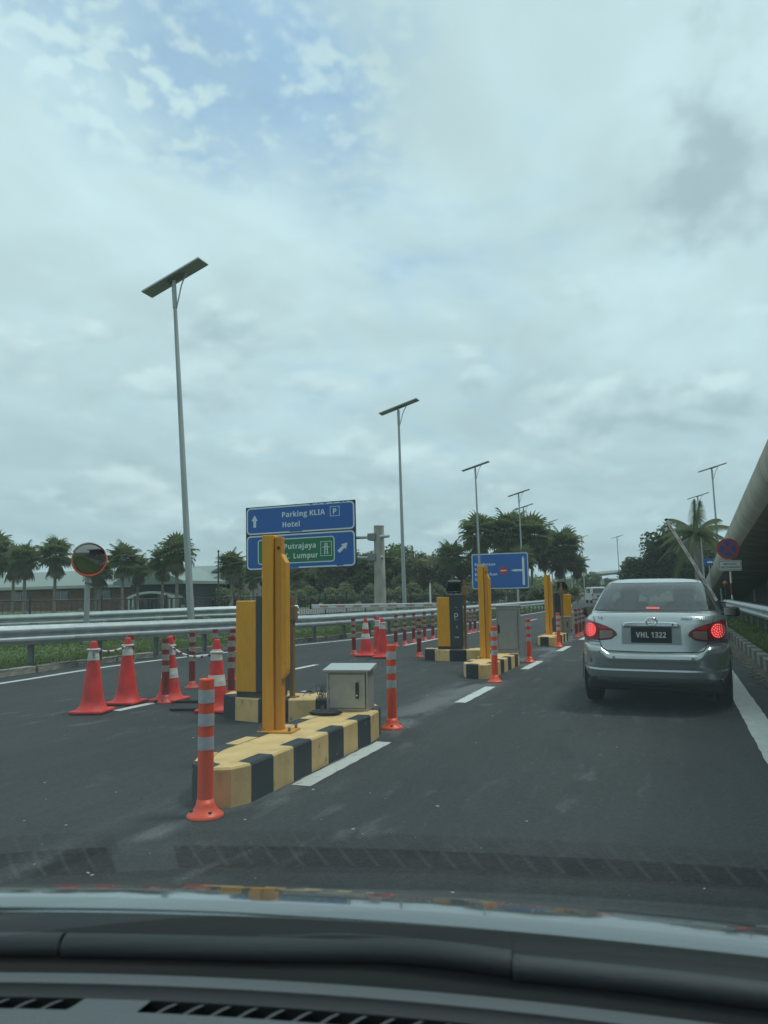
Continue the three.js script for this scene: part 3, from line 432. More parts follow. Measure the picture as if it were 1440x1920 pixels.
for (const [x, z, l, g] of [
  [-7.21, -10.75, 'old red delineator post right behind the banded cone left of the nearest ticket machine'],
  [-6.94, -10.83, 'old red delineator post standing closest to the left side of the nearest ticket machine'],
  [-6.3, -8.26, 'old red delineator post standing right in front of the banded cone at the left'],
  [-7.48, -8.98, 'old red delineator post half hidden behind the second cone from the left'],
  [-6.66, -8.85, 'old red delineator post hidden behind the third cone from the left'],
  [-5.68, -8.85, 'old red delineator post just right of the banded cone beside the nearest orange post'],
  [-7.02, -16.1, 'old red delineator post at the left of the middle cone group'],
  [-7.03, -17.53, 'old red delineator post seen between the two cones of the middle group, left one'], [-6.86, -17.2, 'old red delineator post seen between the two cones of the middle group, right one'],
  [-5.29, -15.67, 'old red delineator post standing apart, midway between the middle cones and P ticket machine'],
  [-7.02, -18.87, 0, ROW], [-7.02, -19.6, 0, ROW], [-7.06, -20.45, 0, ROW], [-7.05, -21.45, 0, ROW], [-7.03, -22.2, 0, ROW], [-7.01, -22.95, 0, ROW],
  [-6.84, -25.27, 'leftmost of three small red delineators just right of the P ticket machine'], [-6.78, -25.75, 'middle one of three small red delineators just right of the P ticket machine'], [-6.74, -26.25, 'rightmost of three small red delineators just right of the P ticket machine']])
  dup(redP, [x, 0.003, z], R0() * 6, l || `${['first', 'second', 'third', 'fourth', 'fifth', 'sixth'][rowN++]} from left of the red delineators between middle cones and P ticket machine`, g).rotation.z = (R0() - 0.5) * 0.05;
for (let k = 0; k < 7; k++) dup(redP, [-2.84, 0.003, -23.2 - k * 0.95], R0() * 6, `${['nearest', 'second', 'third', 'fourth', 'fifth', 'sixth', 'last'][k]} red delineator of the tight row past the farthest island`, 'tight row of red delineators past the farthest island').rotation.z = (R0() - 0.5) * 0.03;

/* ---------- cones and chains ---------- */
function cone(label, pos, turn, bands, print_, base = MAT.cone) {
  const t = thing('traffic_cone', label, 'traffic cone', pos, turn), H = 0.85;
  const rad = (y) => lerp(0.145, 0.036, (y - 0.05) / 0.80) + 0.035 * Math.exp(-(y - 0.05) / 0.035);
  const prof = [[0, H], [0.03, H], [0.036, H - 0.008]]; for (let i = 20; i >= 0; i--) { const y = 0.05 + i / 20 * 0.78; prof.push([rad(y), y]); } prof.push([0.195, 0.035]);
  part('body', lathe(prof.reverse(), 36), MAT.cone, t);
  part('base', at(box(0.40, 0.04, 0.40, 0.018), 0, 0.023, 0), base, t);
  for (const [a, b] of bands) part('white_band', lathe([[rad(a) - 0.002, a], [rad(a) + 0.003, a + 0.002], [rad((a + b) / 2) + 0.003, (a + b) / 2], [rad(b) + 0.003, b - 0.002], [rad(b) - 0.002, b]], 36), MAT.whitePlastic, t);
  return t;
}
const cones = [[-6.64, -7.31], [-6.76, -8.06], [-6.36, -8.42], [-5.2, -7.78], [-6.56, -15.7], [-6.02, -15.36], [-6.62, -16.6]].map(p => [p[0], 0.004, p[1]]);
const c1 = cone('leftmost red traffic cone with a white collar marked with a letter', cones[0], 0.3, [[0.62, 0.745]]);
{ const g = new THREE.CylinderGeometry(0.0655, 0.078, 0.105, 16, 1, true, -0.32, 0.64).translate(0, 0.683, 0); const b = canvas(128, 128, (x) => { x.fillStyle = '#b9b7b2'; x.fillRect(0, 0, 128, 128); x.fillStyle = '#1c1c1e'; x.font = 'bold 96px sans-serif'; x.textAlign = 'center'; x.fillText('B', 64, 100); }); const m = part('letter', g, print(b), c1.children.at(-1)); m.rotation.y = 0.45; }
cone('second red traffic cone from the left, with a white collar', cones[1], 0.15, [[0.62, 0.745]]);
const c3 = cone('red traffic cone with two white bands, third from the left', cones[2], 0.1, [[0.60, 0.73], [0.30, 0.43]], MAT.rubber);
cone('red traffic cone with two white bands beside the nearest orange post', cones[3], 0.2, [[0.60, 0.73], [0.30, 0.43]], MAT.rubber);
cone('red traffic cone with two broad white bands at the left of the middle group', cones[4], 0.1, [[0.60, 0.74], [0.38, 0.5]], MAT.rubber);
cone('plain red traffic cone with a white collar at the right of the middle group', cones[5], 0.2, [[0.62, 0.745]]);
cone('red traffic cone half hidden behind the banded cone of the middle group', cones[6], 0.1, [[0.62, 0.745]]);
function chain(label, a, b, sag, links = 14) {
  const t = thing('plastic_chain', label, 'chain'), P = (u) => [lerp(a[0], b[0], u), lerp(a[1], b[1], u) - 4 * sag * u * (1 - u), lerp(a[2], b[2], u)];
  for (let i = 0; i < links; i++) { const u0 = i / links, u1 = (i + 1) / links; part(i % 3 === 2 ? 'red_link' : 'white_link', tube([P(u0), P((u0 + u1) / 2), P(u1)], 0.015, 4, 7), i % 3 === 2 ? MAT.maroon : MAT.whitePlastic, t); }
  for (const e of [a, b]) if (e[1] > 0.3) part('loop', at(new THREE.TorusGeometry(0.07, 0.012, 8, 20), e[0], e[1], e[2], Math.PI / 2), MAT.whitePlastic, t);
  return t;
}
const top = (i, h = 0.755) => [cones[i][0], h, cones[i][2]];
chain('red and white plastic chain hung between the two leftmost cones', top(0), top(1), 0.05);
chain('red and white chain sagging from the third cone to the cone beside the orange post', top(2, 0.73), top(3, 0.70), 0.10, 20);
chain('red and white plastic chain lying on the asphalt left of the nearest ticket machine', [-5.25, 0.02, -8.2], [-4.9, 0.02, -9.7], 0, 12);
chain('short white plastic chain between the cone tops of the middle group', top(6), top(5), 0.01, 8);
for (const [x, z, l, i] of [[-6.15, -8.3, 0.55, 0], [-5.6, -7.75, 0.35, 1]]) { const t = thing('rubber_strip', ['black rubber strip on the asphalt under the third cone from the left', 'black rubber strip on the asphalt left of the banded cone beside the orange post'][i], 'rubber strip', [x, 0.004, z], 0.3); part('strip', at(box(l, 0.03, 0.08, 0.01), 0, 0.015, 0), MAT.rubber, t); for (const s of [-1, 1]) part('end_cap', at(box(0.05, 0.034, 0.085, 0.01), s * l / 2, 0.017, 0), MAT.black, t); }

/* ---------- barriers ---------- */
function boomArm(t, L, r, mat) { part('arm', at(box(L, r * 2, r * 1.2, 0.012), L / 2, 0, 0), MAT.whitePlastic, t); const pr = M(0.50, 0.20, 0.22, 0.5); for (let x = 0.25; x < L - 0.15; x += 0.4) part('stripe', at(box(0.2, r * 0.8, r * 1.2 + 0.004, 0.001), x, -0.0, 0), pr, t); part('end_cap', at(box(0.05, r * 2.3, r * 1.6, 0.01), L, 0, 0), MAT.black, t); }
{
  const t = thing('boom_barrier', 'white boom with faded red marks lowered across the left lane', 'boom barrier', [-4.62, 1.13, -15.12], Math.PI + 0.02);
  boomArm(t, 2.98, 0.045); part('pivot', at(cyl(0.06, 0.06, 0.1, 16), 0, 0, -0.05, Math.PI / 2), MAT.dark, t);
}
{
  const t = thing('boom_barrier', 'white barrier boom raised at a slant above the silver car, ahead on the right', 'boom barrier', [0.95, 0, -22]);
  part('cabinet', at(box(0.3, 0.98, 0.3, 0.02), 0.12, 0.5, 0), MAT.galvDark, t); part('cap', at(box(0.32, 0.03, 0.32, 0.01), 0.12, 1.0, 0), MAT.dark, t);
  const a = new THREE.Group(); a.name = 'boom'; t.add(a); a.position.set(0.08, 1.0, 0.2); a.rotation.z = Math.PI - 63 * D; boomArm(a, 2.55, 0.038);
  part('weight', at(box(0.3, 0.1, 0.06, 0.01), -0.1, 0, 0), MAT.dark, a);
  part('lamp', at(new THREE.SphereGeometry(0.06, 14, 10), 0.3, 1.5, 0), M(0.4, 0.05, 0.03, 0.3), t); part('lamp_stem', bar([0.3, 1.05, 0], [0.3, 1.48, 0], 0.02), MAT.dark, t);
}

/* ---------- solar street lamps ---------- */
function lamp(label, pos, lean, group) {
  const H = 11.5, t = thing('solar_street_lamp', label, 'street lamp', pos, 0, group);
  const up = new THREE.Group(); // leaning is baked into the parts
  const q = new THREE.Matrix4().makeRotationZ(lean);
  const P = (n, g, m) => part(n, (Array.isArray(g) ? merge(g) : g).applyMatrix4(q), m, t);
  P('base_plate', [at(box(0.42, 0.03, 0.42, 0.005), 0, 0.015, 0), ...[-1, 1].flatMap(a => [-1, 1].map(b => at(cyl(0.018, 0.018, 0.08, 6), a * 0.16, 0, b * 0.16)))], MAT.galvDark);
  P('pole', cyl(0.115, 0.055, H, 16), MAT.pole);
  P('head_collar', at(cyl(0.075, 0.075, 0.8, 14), 0, H - 0.95, 0), MAT.pole);
  const tilt = new THREE.Matrix4().makeTranslation(0, H, 0).multiply(new THREE.Matrix4().makeRotationZ(14.5 * D));
  const T = (g) => g.applyMatrix4(tilt);
  P('solar_panel', T(at(box(2.3, 0.045, 0.5, 0.006), 0.06, 0.06, 0)), MAT.pan);
  P('panel_frame', [T(at(bx(2.32, 0.05, 0.03), 0.06, 0.06, 0.258)), T(at(bx(2.32, 0.05, 0.03), 0.06, 0.06, -0.258)), T(at(bx(0.03, 0.05, 0.5), -1.09, 0.06, 0)), T(at(bx(0.03, 0.05, 0.5), 1.21, 0.06, 0))], MAT.galv);
  P('lamp_module', T(at(box(0.6, 0.05, 0.2, 0.01), 0.1, 0.008, 0)), MAT.galvDark);
  P('strut', tube([[0.06, H - 0.95, 0], [0.17, H - 0.62, 0], [0.30, H - 0.22, 0], [0.52, H + 0.13, 0]], 0.022, 18, 7), MAT.pole);
  return t;
}
MAT.pan = M(0.34, 0.35, 0.33, 0.55);
lamp('nearest tall solar street lamp, leaning left, behind the left guardrails', [-13.78, 0.2, -19.3], 4.2 * D);
const l2 = lamp('second tall solar street lamp, right of the large blue direction sign', [-13.65, 0.2, -38.2], 0.6 * D);
for (const [x, z, l] of [[-14.45, -58.5, 'third solar street lamp, standing in front of the blue sign with the no entry mark'], [-14.4, -76.3, 'fourth solar street lamp, just right of the big palms behind the no entry sign'], [-16.3, -89, 'fifth solar street lamp, seen close behind the fourth one above the big palms'], [-16.5, -110.3, 'sixth solar street lamp in the left row, above the right end of the palm group'], [-15.7, -125.5, 'seventh solar street lamp in the left row, half hidden behind the palm tops'], [-15.8, -144.3, 'solar street lamp above the white van, far end of the left row'], [-9.6, -147, 'far solar street lamp alone against the sky, left of the car roof'], [3.6, -68.6, 'solar street lamp rising behind the tall royal palm at the right'], [3.0, -88.7, 'solar street lamp whose panel shows beside the royal palm crown'], [-0.9, -159.6, 'distant solar street lamp in front of the dark round tree'], [6.9, -134.5, 'small distant solar street lamp between the royal palm and the concrete ramp']]) dup(l2, [x, 0.1, z], 0, l);

/* ---------- signs ---------- */
const FONT = '"Liberation Sans", "DejaVu Sans", sans-serif';
{
  const t = thing('direction_sign', 'large blue overhead direction sign for Parking KLIA, Hotel, Putrajaya and K Lumpur', 'road sign', [-10.25, 0, -26]);
  const w = 4.75, h = 2.52, x0 = -5.55, y0 = 2.44;
  const tilt = new THREE.Group(); tilt.name = 'sign_board'; t.add(tilt); tilt.position.set(x0 + w / 2, y0 + h / 2, 0.32); tilt.rotation.z = 0.4 * D;
  const bm = new THREE.Mesh(box(w, h, 0.06, 0.01), M(0.02, 0.04, 0.08, 0.6)); bm.name = 'backing'; tilt.add(bm);
  const blue = '#0f57a4', wht = '#cfd6d6';
  const top = canvas(1024, 256, (x, W, H) => { x.fillStyle = '#10284a'; x.fillRect(0, 0, W, H); x.fillStyle = blue; rr(x, 14, 14, W - 28, H - 26, 38); x.fill(); x.strokeStyle = wht; x.lineWidth = 13; x.stroke(); x.fillStyle = wht; x.font = `bold 66px ${FONT}`; x.fillText('Parking KLIA', 346, 110, 420); x.fillText('Hotel', 350, 200); x.lineWidth = 5; x.strokeRect(800, 46, 82, 82); x.font = `bold 68px ${FONT}`; x.fillText('P', 819, 112);
    x.beginPath(); x.moveTo(86, 74); x.lineTo(118, 128); x.lineTo(100, 124); x.lineTo(100, 186); x.lineTo(73, 186); x.lineTo(73, 124); x.lineTo(54, 128); x.closePath(); x.fill();
    x.fillStyle = blue; for (const [a, b] of [[610, 30], [690, 12], [742, 22], [820, 14], [888, 30], [930, 18]]) x.fillRect(a, 6, b, 10); for (const [a, b] of [[420, 120]]) x.fillRect(a, H - 20, b, 9); });
  const bot = canvas(1024, 320, (x, W, H) => { x.fillStyle = '#10284a'; x.fillRect(0, 0, W, H); x.fillStyle = blue; rr(x, 14, 12, W - 28, H - 26, 38); x.fill(); x.strokeStyle = wht; x.lineWidth = 13; x.stroke(); x.fillStyle = '#0b6a45'; rr(x, 120, 48, 710, 216, 28); x.fill(); x.lineWidth = 9; x.stroke(); x.fillStyle = wht; x.font = `bold 66px ${FONT}`; x.fillText('Putrajaya', 362, 140, 312); x.fillText('K.  Lumpur', 364, 226, 318); x.lineWidth = 5; x.strokeRect(708, 90, 98, 124); x.translate(20, 0);
    x.lineWidth = 9; x.beginPath(); x.moveTo(722, 202); x.lineTo(730, 102); x.moveTo(752, 202); x.lineTo(744, 102); x.stroke(); x.lineWidth = 6; x.beginPath(); x.moveTo(704, 142); x.quadraticCurveTo(737, 128, 770, 142); x.stroke(); x.lineWidth = 4; x.beginPath(); x.moveTo(737, 200); x.lineTo(737, 176); x.moveTo(737, 164); x.lineTo(737, 148); x.stroke();
    x.translate(-20, 0); x.save(); x.translate(908, 150); x.rotate(0.82); x.beginPath(); x.moveTo(0, -58); x.lineTo(32, -6); x.lineTo(14, -10); x.lineTo(14, 54); x.lineTo(-14, 54); x.lineTo(-14, -10); x.lineTo(-32, -6); x.closePath(); x.fill(); x.restore();
    x.fillStyle = blue; x.fillRect(380, H - 22, 124, 12); x.fillRect(850, H - 22, 60, 10); });
  part('sign_panel', at(new THREE.PlaneGeometry(w, h * 0.445), 0, h * 0.277, 0.033), print(top, 0.4), tilt, 'upper blue sign panel reading Parking KLIA and Hotel');
  part('sign_panel', at(new THREE.PlaneGeometry(w, h * 0.553), 0, -h * 0.2235, 0.033), print(bot, 0.4), tilt, 'lower blue sign panel with a green field reading Putrajaya and K Lumpur');
  part('post', at(new THREE.CylinderGeometry(0.19, 0.23, 4.0, 20), 0, 1.95, 0), MAT.concrete, t); part('post_cap', at(cyl(0.20, 0.19, 0.03, 20), 0, 3.95, 0), MAT.galv, t);
  for (const y of [3.55, 2.78]) { part('arm', bar([-1.2, y, 0.12], [y > 3 ? 0.45 : 0.2, y, 0.12], 0.06, 12), MAT.galv, t); part('clamp', at(box(0.32, 0.26, 0.5, 0.02), -0.22, y, 0.0), MAT.galvDark, t); part('beam', at(box(4.6, 0.1, 0.08, 0.01), x0 + w / 2, y, 0.22), MAT.galv, t); }
}
{
  const t = thing('information_sign', 'blue sign with a red no entry mark and white turn arrow, beyond the yellow posts', 'road sign', [-13.4, 0, -61]);
  const tx = canvas(1024, 672, (x, W, H) => { x.fillStyle = '#b9c6d2'; rr(x, 0, 0, W, H, 40); x.fill(); x.fillStyle = '#0f57a8'; rr(x, 16, 16, W - 32, H - 32, 32); x.fill(); x.fillStyle = '#cfd6d6'; x.font = `bold 74px ${FONT}`; ['Kenderaan', 'Yang', 'Dibenarkan', 'Sahaja'].forEach((s, i) => x.fillText(s, 50, 226 + i * 96));
    x.fillStyle = '#b01f2c'; x.beginPath(); x.arc(578, 330, 78, 0, 7); x.fill(); x.fillStyle = '#cfd6d6'; x.fillRect(526, 318, 106, 24);
    x.beginPath(); x.moveTo(916, 610); x.lineTo(916, 120); x.lineTo(936, 58); x.lineTo(956, 120); x.lineTo(956, 610); x.closePath(); x.fill(); x.fillRect(790, 312, 130, 38); x.beginPath(); x.moveTo(706, 331); x.lineTo(796, 306); x.lineTo(796, 356); x.closePath(); x.fill(); });
  const s = part('panel', at(box(4.75, 2.95, 0.06, 0.02), 0, 3.22, 0), M(0.2, 0.22, 0.23, 0.6), t); part('print', at(new THREE.PlaneGeometry(4.7, 2.9), 0, 3.22, 0.034), print(tx, 0.4), s);
  for (const x of [-1.4, 1.4]) part('post', at(cyl(0.09, 0.09, 4.3, 12), x, 0, -0.13), MAT.galv, t);
  for (const y of [2.5, 3.9]) part('rail', at(box(4.4, 0.08, 0.05, 0.01), 0, y, -0.06), MAT.galv, t);
}
{
  const t = thing('no_stopping_sign', 'round red and blue no stopping sign above a white plate, before the ramp', 'road sign', [2.2, 0.1, -35.1]);
  part('disc', at(cyl(0.44, 0.44, 0.02, 40), 0, 2.97, 0, Math.PI / 2, 0, 0).translate(0, 0, 0), M(0.02, 0.07, 0.24, 0.45), t);
  t.children[0].geometry = at(cyl(0.40, 0.40, 0.02, 40).translate(0, -0.01, 0), 0, 2.97, 0, Math.PI / 2);
  const rd = M(0.36, 0.03, 0.04, 0.45);
  part('red_ring', at(new THREE.RingGeometry(0.335, 0.445, 48), 0, 2.97, 0.014), rd, t); for (const a of [45, -45]) part('red_bar', at(bx(0.68, 0.075, 0.004), 0, 2.97, 0.015 + (a > 0 ? 0.003 : 0), 0, 0, a * D), rd, t);
  const tx = canvas(512, 256, (x, W, H) => { x.fillStyle = '#c6c9c4'; x.fillRect(0, 0, W, H); x.strokeStyle = '#1b1d1f'; x.lineWidth = 10; x.strokeRect(18, 18, W - 36, H - 36); x.fillStyle = '#1b1d1f'; x.font = `bold 72px ${FONT}`; x.textAlign = 'center'; x.fillText('KECUALI', W / 2, 110); x.fillText('KECEMASAN', W / 2, 196, 440); });
  const p = part('plate', at(box(0.9, 0.45, 0.02, 0.004), 0.03, 2.25, 0.01), M(0.4, 0.4, 0.38, 0.5), t); part('print', at(new THREE.PlaneGeometry(0.88, 0.43), 0.03, 2.25, 0.0215), print(tx), p);
  for (let i = 0; i < 6; i++) part('post_band', at(cyl(0.04, 0.04, 0.5, 12), 0.03, i * 0.5, -0.04), i % 2 ? MAT.whitePaint : M(0.12, 0.03, 0.03, 0.6), t);
}
{
  const t = thing('traffic_mirror', 'round convex traffic mirror with an orange rim on a grey pole behind the left guardrail', 'traffic mirror', [-14.85, 0.25, -16.1], 36 * D);
  part('pole', cyl(0.075, 0.07, 1.75, 14).translate(-0.05, 0, -0.12), MAT.pole, t);
  const R = 1.15, a = 0.4; const g = new THREE.SphereGeometry(R, 40, 16, 0, Math.PI * 2, 0, Math.asin(0.43 / R)); g.rotateX(Math.PI / 2).translate(0, 2.22, -R * Math.cos(Math.asin(0.43 / R)) + 0.02); g.translate(0, -2.22, 0).rotateX(0.22).translate(0, 2.22, 0);
  part('glass', g, MAT.mirror, t);
  part('rim', at(new THREE.TorusGeometry(0.435, 0.026, 10, 48), 0, 2.22, 0.01), MAT.rim, t); part('back', at(new THREE.SphereGeometry(0.44, 30, 12, 0, 6.283, 0, Math.PI / 2), 0, 0, 0, -Math.PI / 2).scale(1, 1, 0.25).translate(0, 2.22, 0), MAT.rim, t);
  part('hood', (() => { const h = new THREE.CylinderGeometry(0.47, 0.47, 0.14, 30, 1, true, -1.1, 2.2); return h.rotateX(Math.PI / 2).rotateZ(Math.PI).translate(0, 2.22, 0.05); })(), Object.assign(MAT.rim.clone(), { side: THREE.DoubleSide }), t);
  for (const y of [1.95, 2.35]) part('bracket', at(box(0.16, 0.05, 0.16, 0.01), -0.03, y - 0.35, -0.1), MAT.galvDark, t);
}
{ const t = thing('small_road_sign', 'small distant blue road sign showing between the royal palm trunk and the ramp', 'road sign', [2.35, 0.1, -58]); part('post', cyl(0.04, 0.04, 3.2, 10), MAT.galv, t); const p = part('panel', at(box(0.75, 0.5, 0.03, 0.01), 0, 3.2, 0.05), M(0.02, 0.09, 0.30, 0.5), t); part('white_mark', at(box(0.34, 0.1, 0.004, 0.001), 0.05, 3.2, 0.068), MAT.whitePaint, p); }
// slender far poles
for (const [x, y, z, l] of [[-33.3, 5.1, -50, 'thin dark pole standing left of the single palm beside the direction sign'], [-15.0, 2.2, -47, 'short white marker pole behind the guardrail near the second street lamp']]) { const t = thing('slim_pole', l, 'pole', [x, 0, z]); part('shaft', cyl(0.07, 0.05, y, 8), l.includes('white') ? MAT.whitePaint : MAT.dark, t); part('cap', at(new THREE.SphereGeometry(0.09, 8, 6), 0, y, 0), MAT.dark, t); part('foot', cyl(0.14, 0.12, 0.15, 10), MAT.concrete, t); }

const both0 = (m) => Object.assign(m, { side: THREE.DoubleSide });
/* ---------- concrete ramp at the right ---------- */
{
  const t = thing('concrete_ramp', 'large concrete flyover ramp with a rounded edge coming down at the right of the road', 'flyover');
  const path = []; for (let z = 24; z >= -96; z -= 4) path.push([2.6 + 0.03 * Math.max(0, -z - 60) * 0, 5.55 - (-22 - z) * 0.0 + (z + 22) * 0.0615, z]);
  const prof = [[0.42, -1.06], [0.22, -0.93], [0.09, -0.76], [0.02, -0.56], [0.0, -0.34], [0.0, -0.12], [0.03, -0.04], [0.1, -0.0], [1.0, 0.0], [4.2, 0.2], [12, 0.3], [12, -1.3]];
  const st = tex(512, 512, (u, v) => { const n = 1 + 0.35 * tnoise(u, v, 4, 5, 5) + 0.5 * Math.min(0, tnoise(u, v * 0.12, 26, 4, 15)) + 0.12 * (rt() - 0.5); return [0.46 * n, 0.42 * n, 0.345 * n]; });
  const m = new THREE.MeshStandardMaterial({ map: st, roughness: 0.92, side: THREE.DoubleSide, bumpMap: grit, bumpScale: 0.004 });
  part('deck', toCreasedNormals(sweep(prof, path, 0.2), 0.6), m, t);
  for (let z = 20; z > -90; z -= 7.5) { const y = 5.55 + (z + 22) * 0.0615; part('joint', sweep(prof.map(p => [p[0] - 0.003, p[1]]), [[2.6, y, z], [2.6, y - 0.0015, z - 0.05]], 0.2), both0(M(0.07, 0.065, 0.055, 0.9)), t); }
  const darkened_soffit = new THREE.MeshStandardMaterial({ map: tex(512, 512, (u, v) => { const n = 1 + 0.4 * tnoise(u, v, 4, 5, 25) + 0.1 * (rt() - 0.5); return [0.24 * n, 0.215 * n, 0.175 * n]; }), roughness: 0.95, side: THREE.DoubleSide });  // darker copy of the deck concrete: underside shade put into the colour
  part('darkened_soffit', toCreasedNormals(sweep([[0.42, -1.06], [0.7, -1.16], [1.2, -1.23], [2.2, -1.28], [12, -1.3]], path, 0.2), 0.6), darkened_soffit, t);
  struct('darkened_ground', grid(10, 24, (u, v) => [lerp(3.6, 14, u), 0.235 + 0.02 * u, lerp(10, -74, v)], (u, v, p) => [p[0] / 4, p[2] / 4]), new THREE.MeshStandardMaterial({ map: blotch(0.07, 0.06, 0.045, 0.6, 6, 73), roughness: 1 }));  // dark ground laid in so the space under the ramp looks more shaded
  const wallPath = path.map(p => [p[0], 0, p[2]]);
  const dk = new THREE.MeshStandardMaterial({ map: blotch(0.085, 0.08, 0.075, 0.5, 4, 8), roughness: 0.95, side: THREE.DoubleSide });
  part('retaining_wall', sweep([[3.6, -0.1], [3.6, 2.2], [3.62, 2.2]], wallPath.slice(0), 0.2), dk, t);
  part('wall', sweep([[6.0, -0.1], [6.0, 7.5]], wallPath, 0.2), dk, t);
  for (let i = 0; i < 5; i++) { const z = -26 - i * 11, y = 5.55 + (z + 22) * 0.0615 - 1.3; if (y > 0.6) part('column', at(new THREE.CylinderGeometry(0.55, 0.55, y, 24), 6.6, y / 2, z), MAT.concrete, t); }
  part('wall_coping', sweep([[3.5, 2.19], [3.5, 2.33], [3.72, 2.33], [3.72, 2.19]], wallPath, 0.2), MAT.darkKerb, t);
}

/* ---------- planting ---------- */
function leafCloud(n, seed, clumps, size, pal) { // clumps: [x,y,z,rx,ry]
  const r = rng(seed), pos = new Float32Array(n * 18), col = new Float32Array(n * 18), nor = new Float32Array(n * 18);
  for (let i = 0; i < n; i++) {
    const c = clumps[Math.floor(r() * clumps.length)], a = r() * 6.283, zz = r() * 2 - 1, q = Math.sqrt(1 - zz * zz), rad = Math.pow(r(), 0.42);
    const d = [Math.cos(a) * q, zz, Math.sin(a) * q], p = [c[0] + d[0] * c[3] * rad, c[1] + d[1] * c[4] * rad, c[2] + d[2] * c[3] * rad];
    const s = size * (0.6 + 0.8 * r()), u = V(r() - 0.5, (r() - 0.5) * 0.7, r() - 0.5).normalize(), w = V(r() - 0.5, r() - 0.5, r() - 0.5).cross(u).normalize();
    const A = u.multiplyScalar(s), B = w.multiplyScalar(s * 0.5); const k = pal[Math.floor(r() * pal.length)], f = c[5] * (0.75 + 0.5 * r());
    const quad = [[-A.x, -A.y, -A.z], [B.x, B.y, B.z], [A.x, A.y, A.z], [-A.x, -A.y, -A.z], [A.x, A.y, A.z], [-B.x, -B.y, -B.z]];
    const N = V(d[0], d[1] + 0.35, d[2]).normalize();
    quad.forEach((v, j) => { const o = i * 18 + j * 3; for (let e = 0; e < 3; e++) { pos[o + e] = p[e] + v[e]; col[o + e] = k[e] * f; nor[o + e] = N.getComponent(e); } });
  }
  const g = new THREE.BufferGeometry(); g.setAttribute('position', new THREE.BufferAttribute(pos, 3)); g.setAttribute('color', new THREE.BufferAttribute(col, 3)); g.computeVertexNormals(); return g;
}
const GREENS = [[0.12, 0.175, 0.052], [0.14, 0.20, 0.06], [0.09, 0.145, 0.05], [0.17, 0.21, 0.07]], DULL = [[0.19, 0.21, 0.10], [0.16, 0.19, 0.085], [0.22, 0.23, 0.125], [0.13, 0.165, 0.075]], DARKG = [[0.045, 0.075, 0.028], [0.055, 0.09, 0.03], [0.035, 0.062, 0.025], [0.075, 0.11, 0.037]];
function treeProto(name, label, seed, H, R, pal, { n = 6200, clumpN = 34, trunkH = 0.2, size = 0.24, flat: fl = 0.85, open = 0, group } = {}) {
  const r = rng(seed), t = thing(name, label, 'tree', [0, 0, 0], 0, group), clumps = [], limbs = [];
  const cy = H * (trunkH + (1 - trunkH) * 0.52), ry = H * (1 - trunkH) * 0.5;
  limbs.push(tube([[0, -0.1, 0], [0.06, H * trunkH * 0.6, 0.04], [0.02, H * trunkH, 0], [0.1, cy, 0]], 0.05 * H * 0.5, 10, 7));
  for (let i = 0; i < clumpN; i++) { const a = r() * 6.283, zz = r() * 1.9 - 0.9, q = Math.sqrt(Math.max(0, 1 - zz * zz)), k = 0.55 + 0.42 * r(); const c = [Math.cos(a) * q * R * k, cy + zz * ry * k, Math.sin(a) * q * R * k]; const s = R * (0.22 + 0.22 * r()); clumps.push([...c, s, s * fl, 0.75 + 0.5 * r()]); if (i % 2 === 0) limbs.push(tube([[0.02, H * trunkH * (0.7 + 0.5 * r()), 0], [c[0] * 0.45, lerp(H * trunkH, c[1], 0.6), c[2] * 0.45], [c[0], c[1], c[2]]], 0.012 * H * 0.6, 6, 5)); }
  part('trunk', limbs, MAT.barkGrey, t); part('crown', leafCloud(n, seed + 5, clumps, size, pal), MAT.leaf, t); return t;
}
const PT = { trees: 'broadleaf trees in a belt beyond the median' };
const tA = treeProto('broadleaf_tree', 'bushy green tree behind the sign post, tallest of the belt', 101, 7.0, 3.0, GREENS); tA.position.set(-31.0, 0.2, -80);
const tB = treeProto('broadleaf_tree', 'open greyish green tree right of the sign post with thin upright branches', 107, 5.9, 2.9, DULL, { n: 4500, clumpN: 26, size: 0.2 }); tB.position.set(-27.5, 0.2, -79);
const tC = treeProto('broadleaf_tree', 'dull green tree under the right end of the direction sign', 113, 6.4, 2.8, DULL, { n: 5000, clumpN: 30 }); tC.position.set(-33.9, 0.2, -81);
for (const [s, x, z, ry, k, l] of [
  [tC, -36.6, -79, 1.2, 0.92, 'dull green tree seen below the middle of the direction sign'], [tA, -39.6, -83, 2.2, 0.82, 'green tree seen below the left half of the direction sign'], [tB, -43.2, -82, 0.7, 0.95, 'thin greyish tree just left of the nearest yellow post'], [tB, -25.2, -83, 2.4, 0.96, 'pale dull tree halfway between the sign post and the palms'], [tC, -23.0, -80, 3.3, 0.82, 'low dull green tree just left of the big palm group'], [tC, -47.2, -86, 4.3, 0.8, 'dark green tree right of the single palm by the slim pole'], [tA, -51.5, -90, 0.4, 0.66, 'low green tree behind the nearest street lamp'], [tC, -29.2, -86, 5.0, 0.95, 'dull green tree peeking out behind the second street lamp'], [tA, -41.8, -93, 5.2, 0.85, 'green tree in the second rank behind the nearest yellow post']]) { const o = dup(s, [x, 0.2, z], ry, l); o.scale.setScalar(k); }
const tD = treeProto('rounded_tree', 'dark dense rounded tree right of the road behind the raised boom, biggest one', 131, 8.3, 4.4, DARKG, { n: 7500, clumpN: 40, trunkH: 0.12, size: 0.3 }); tD.position.set(-0.2, 0, -97);
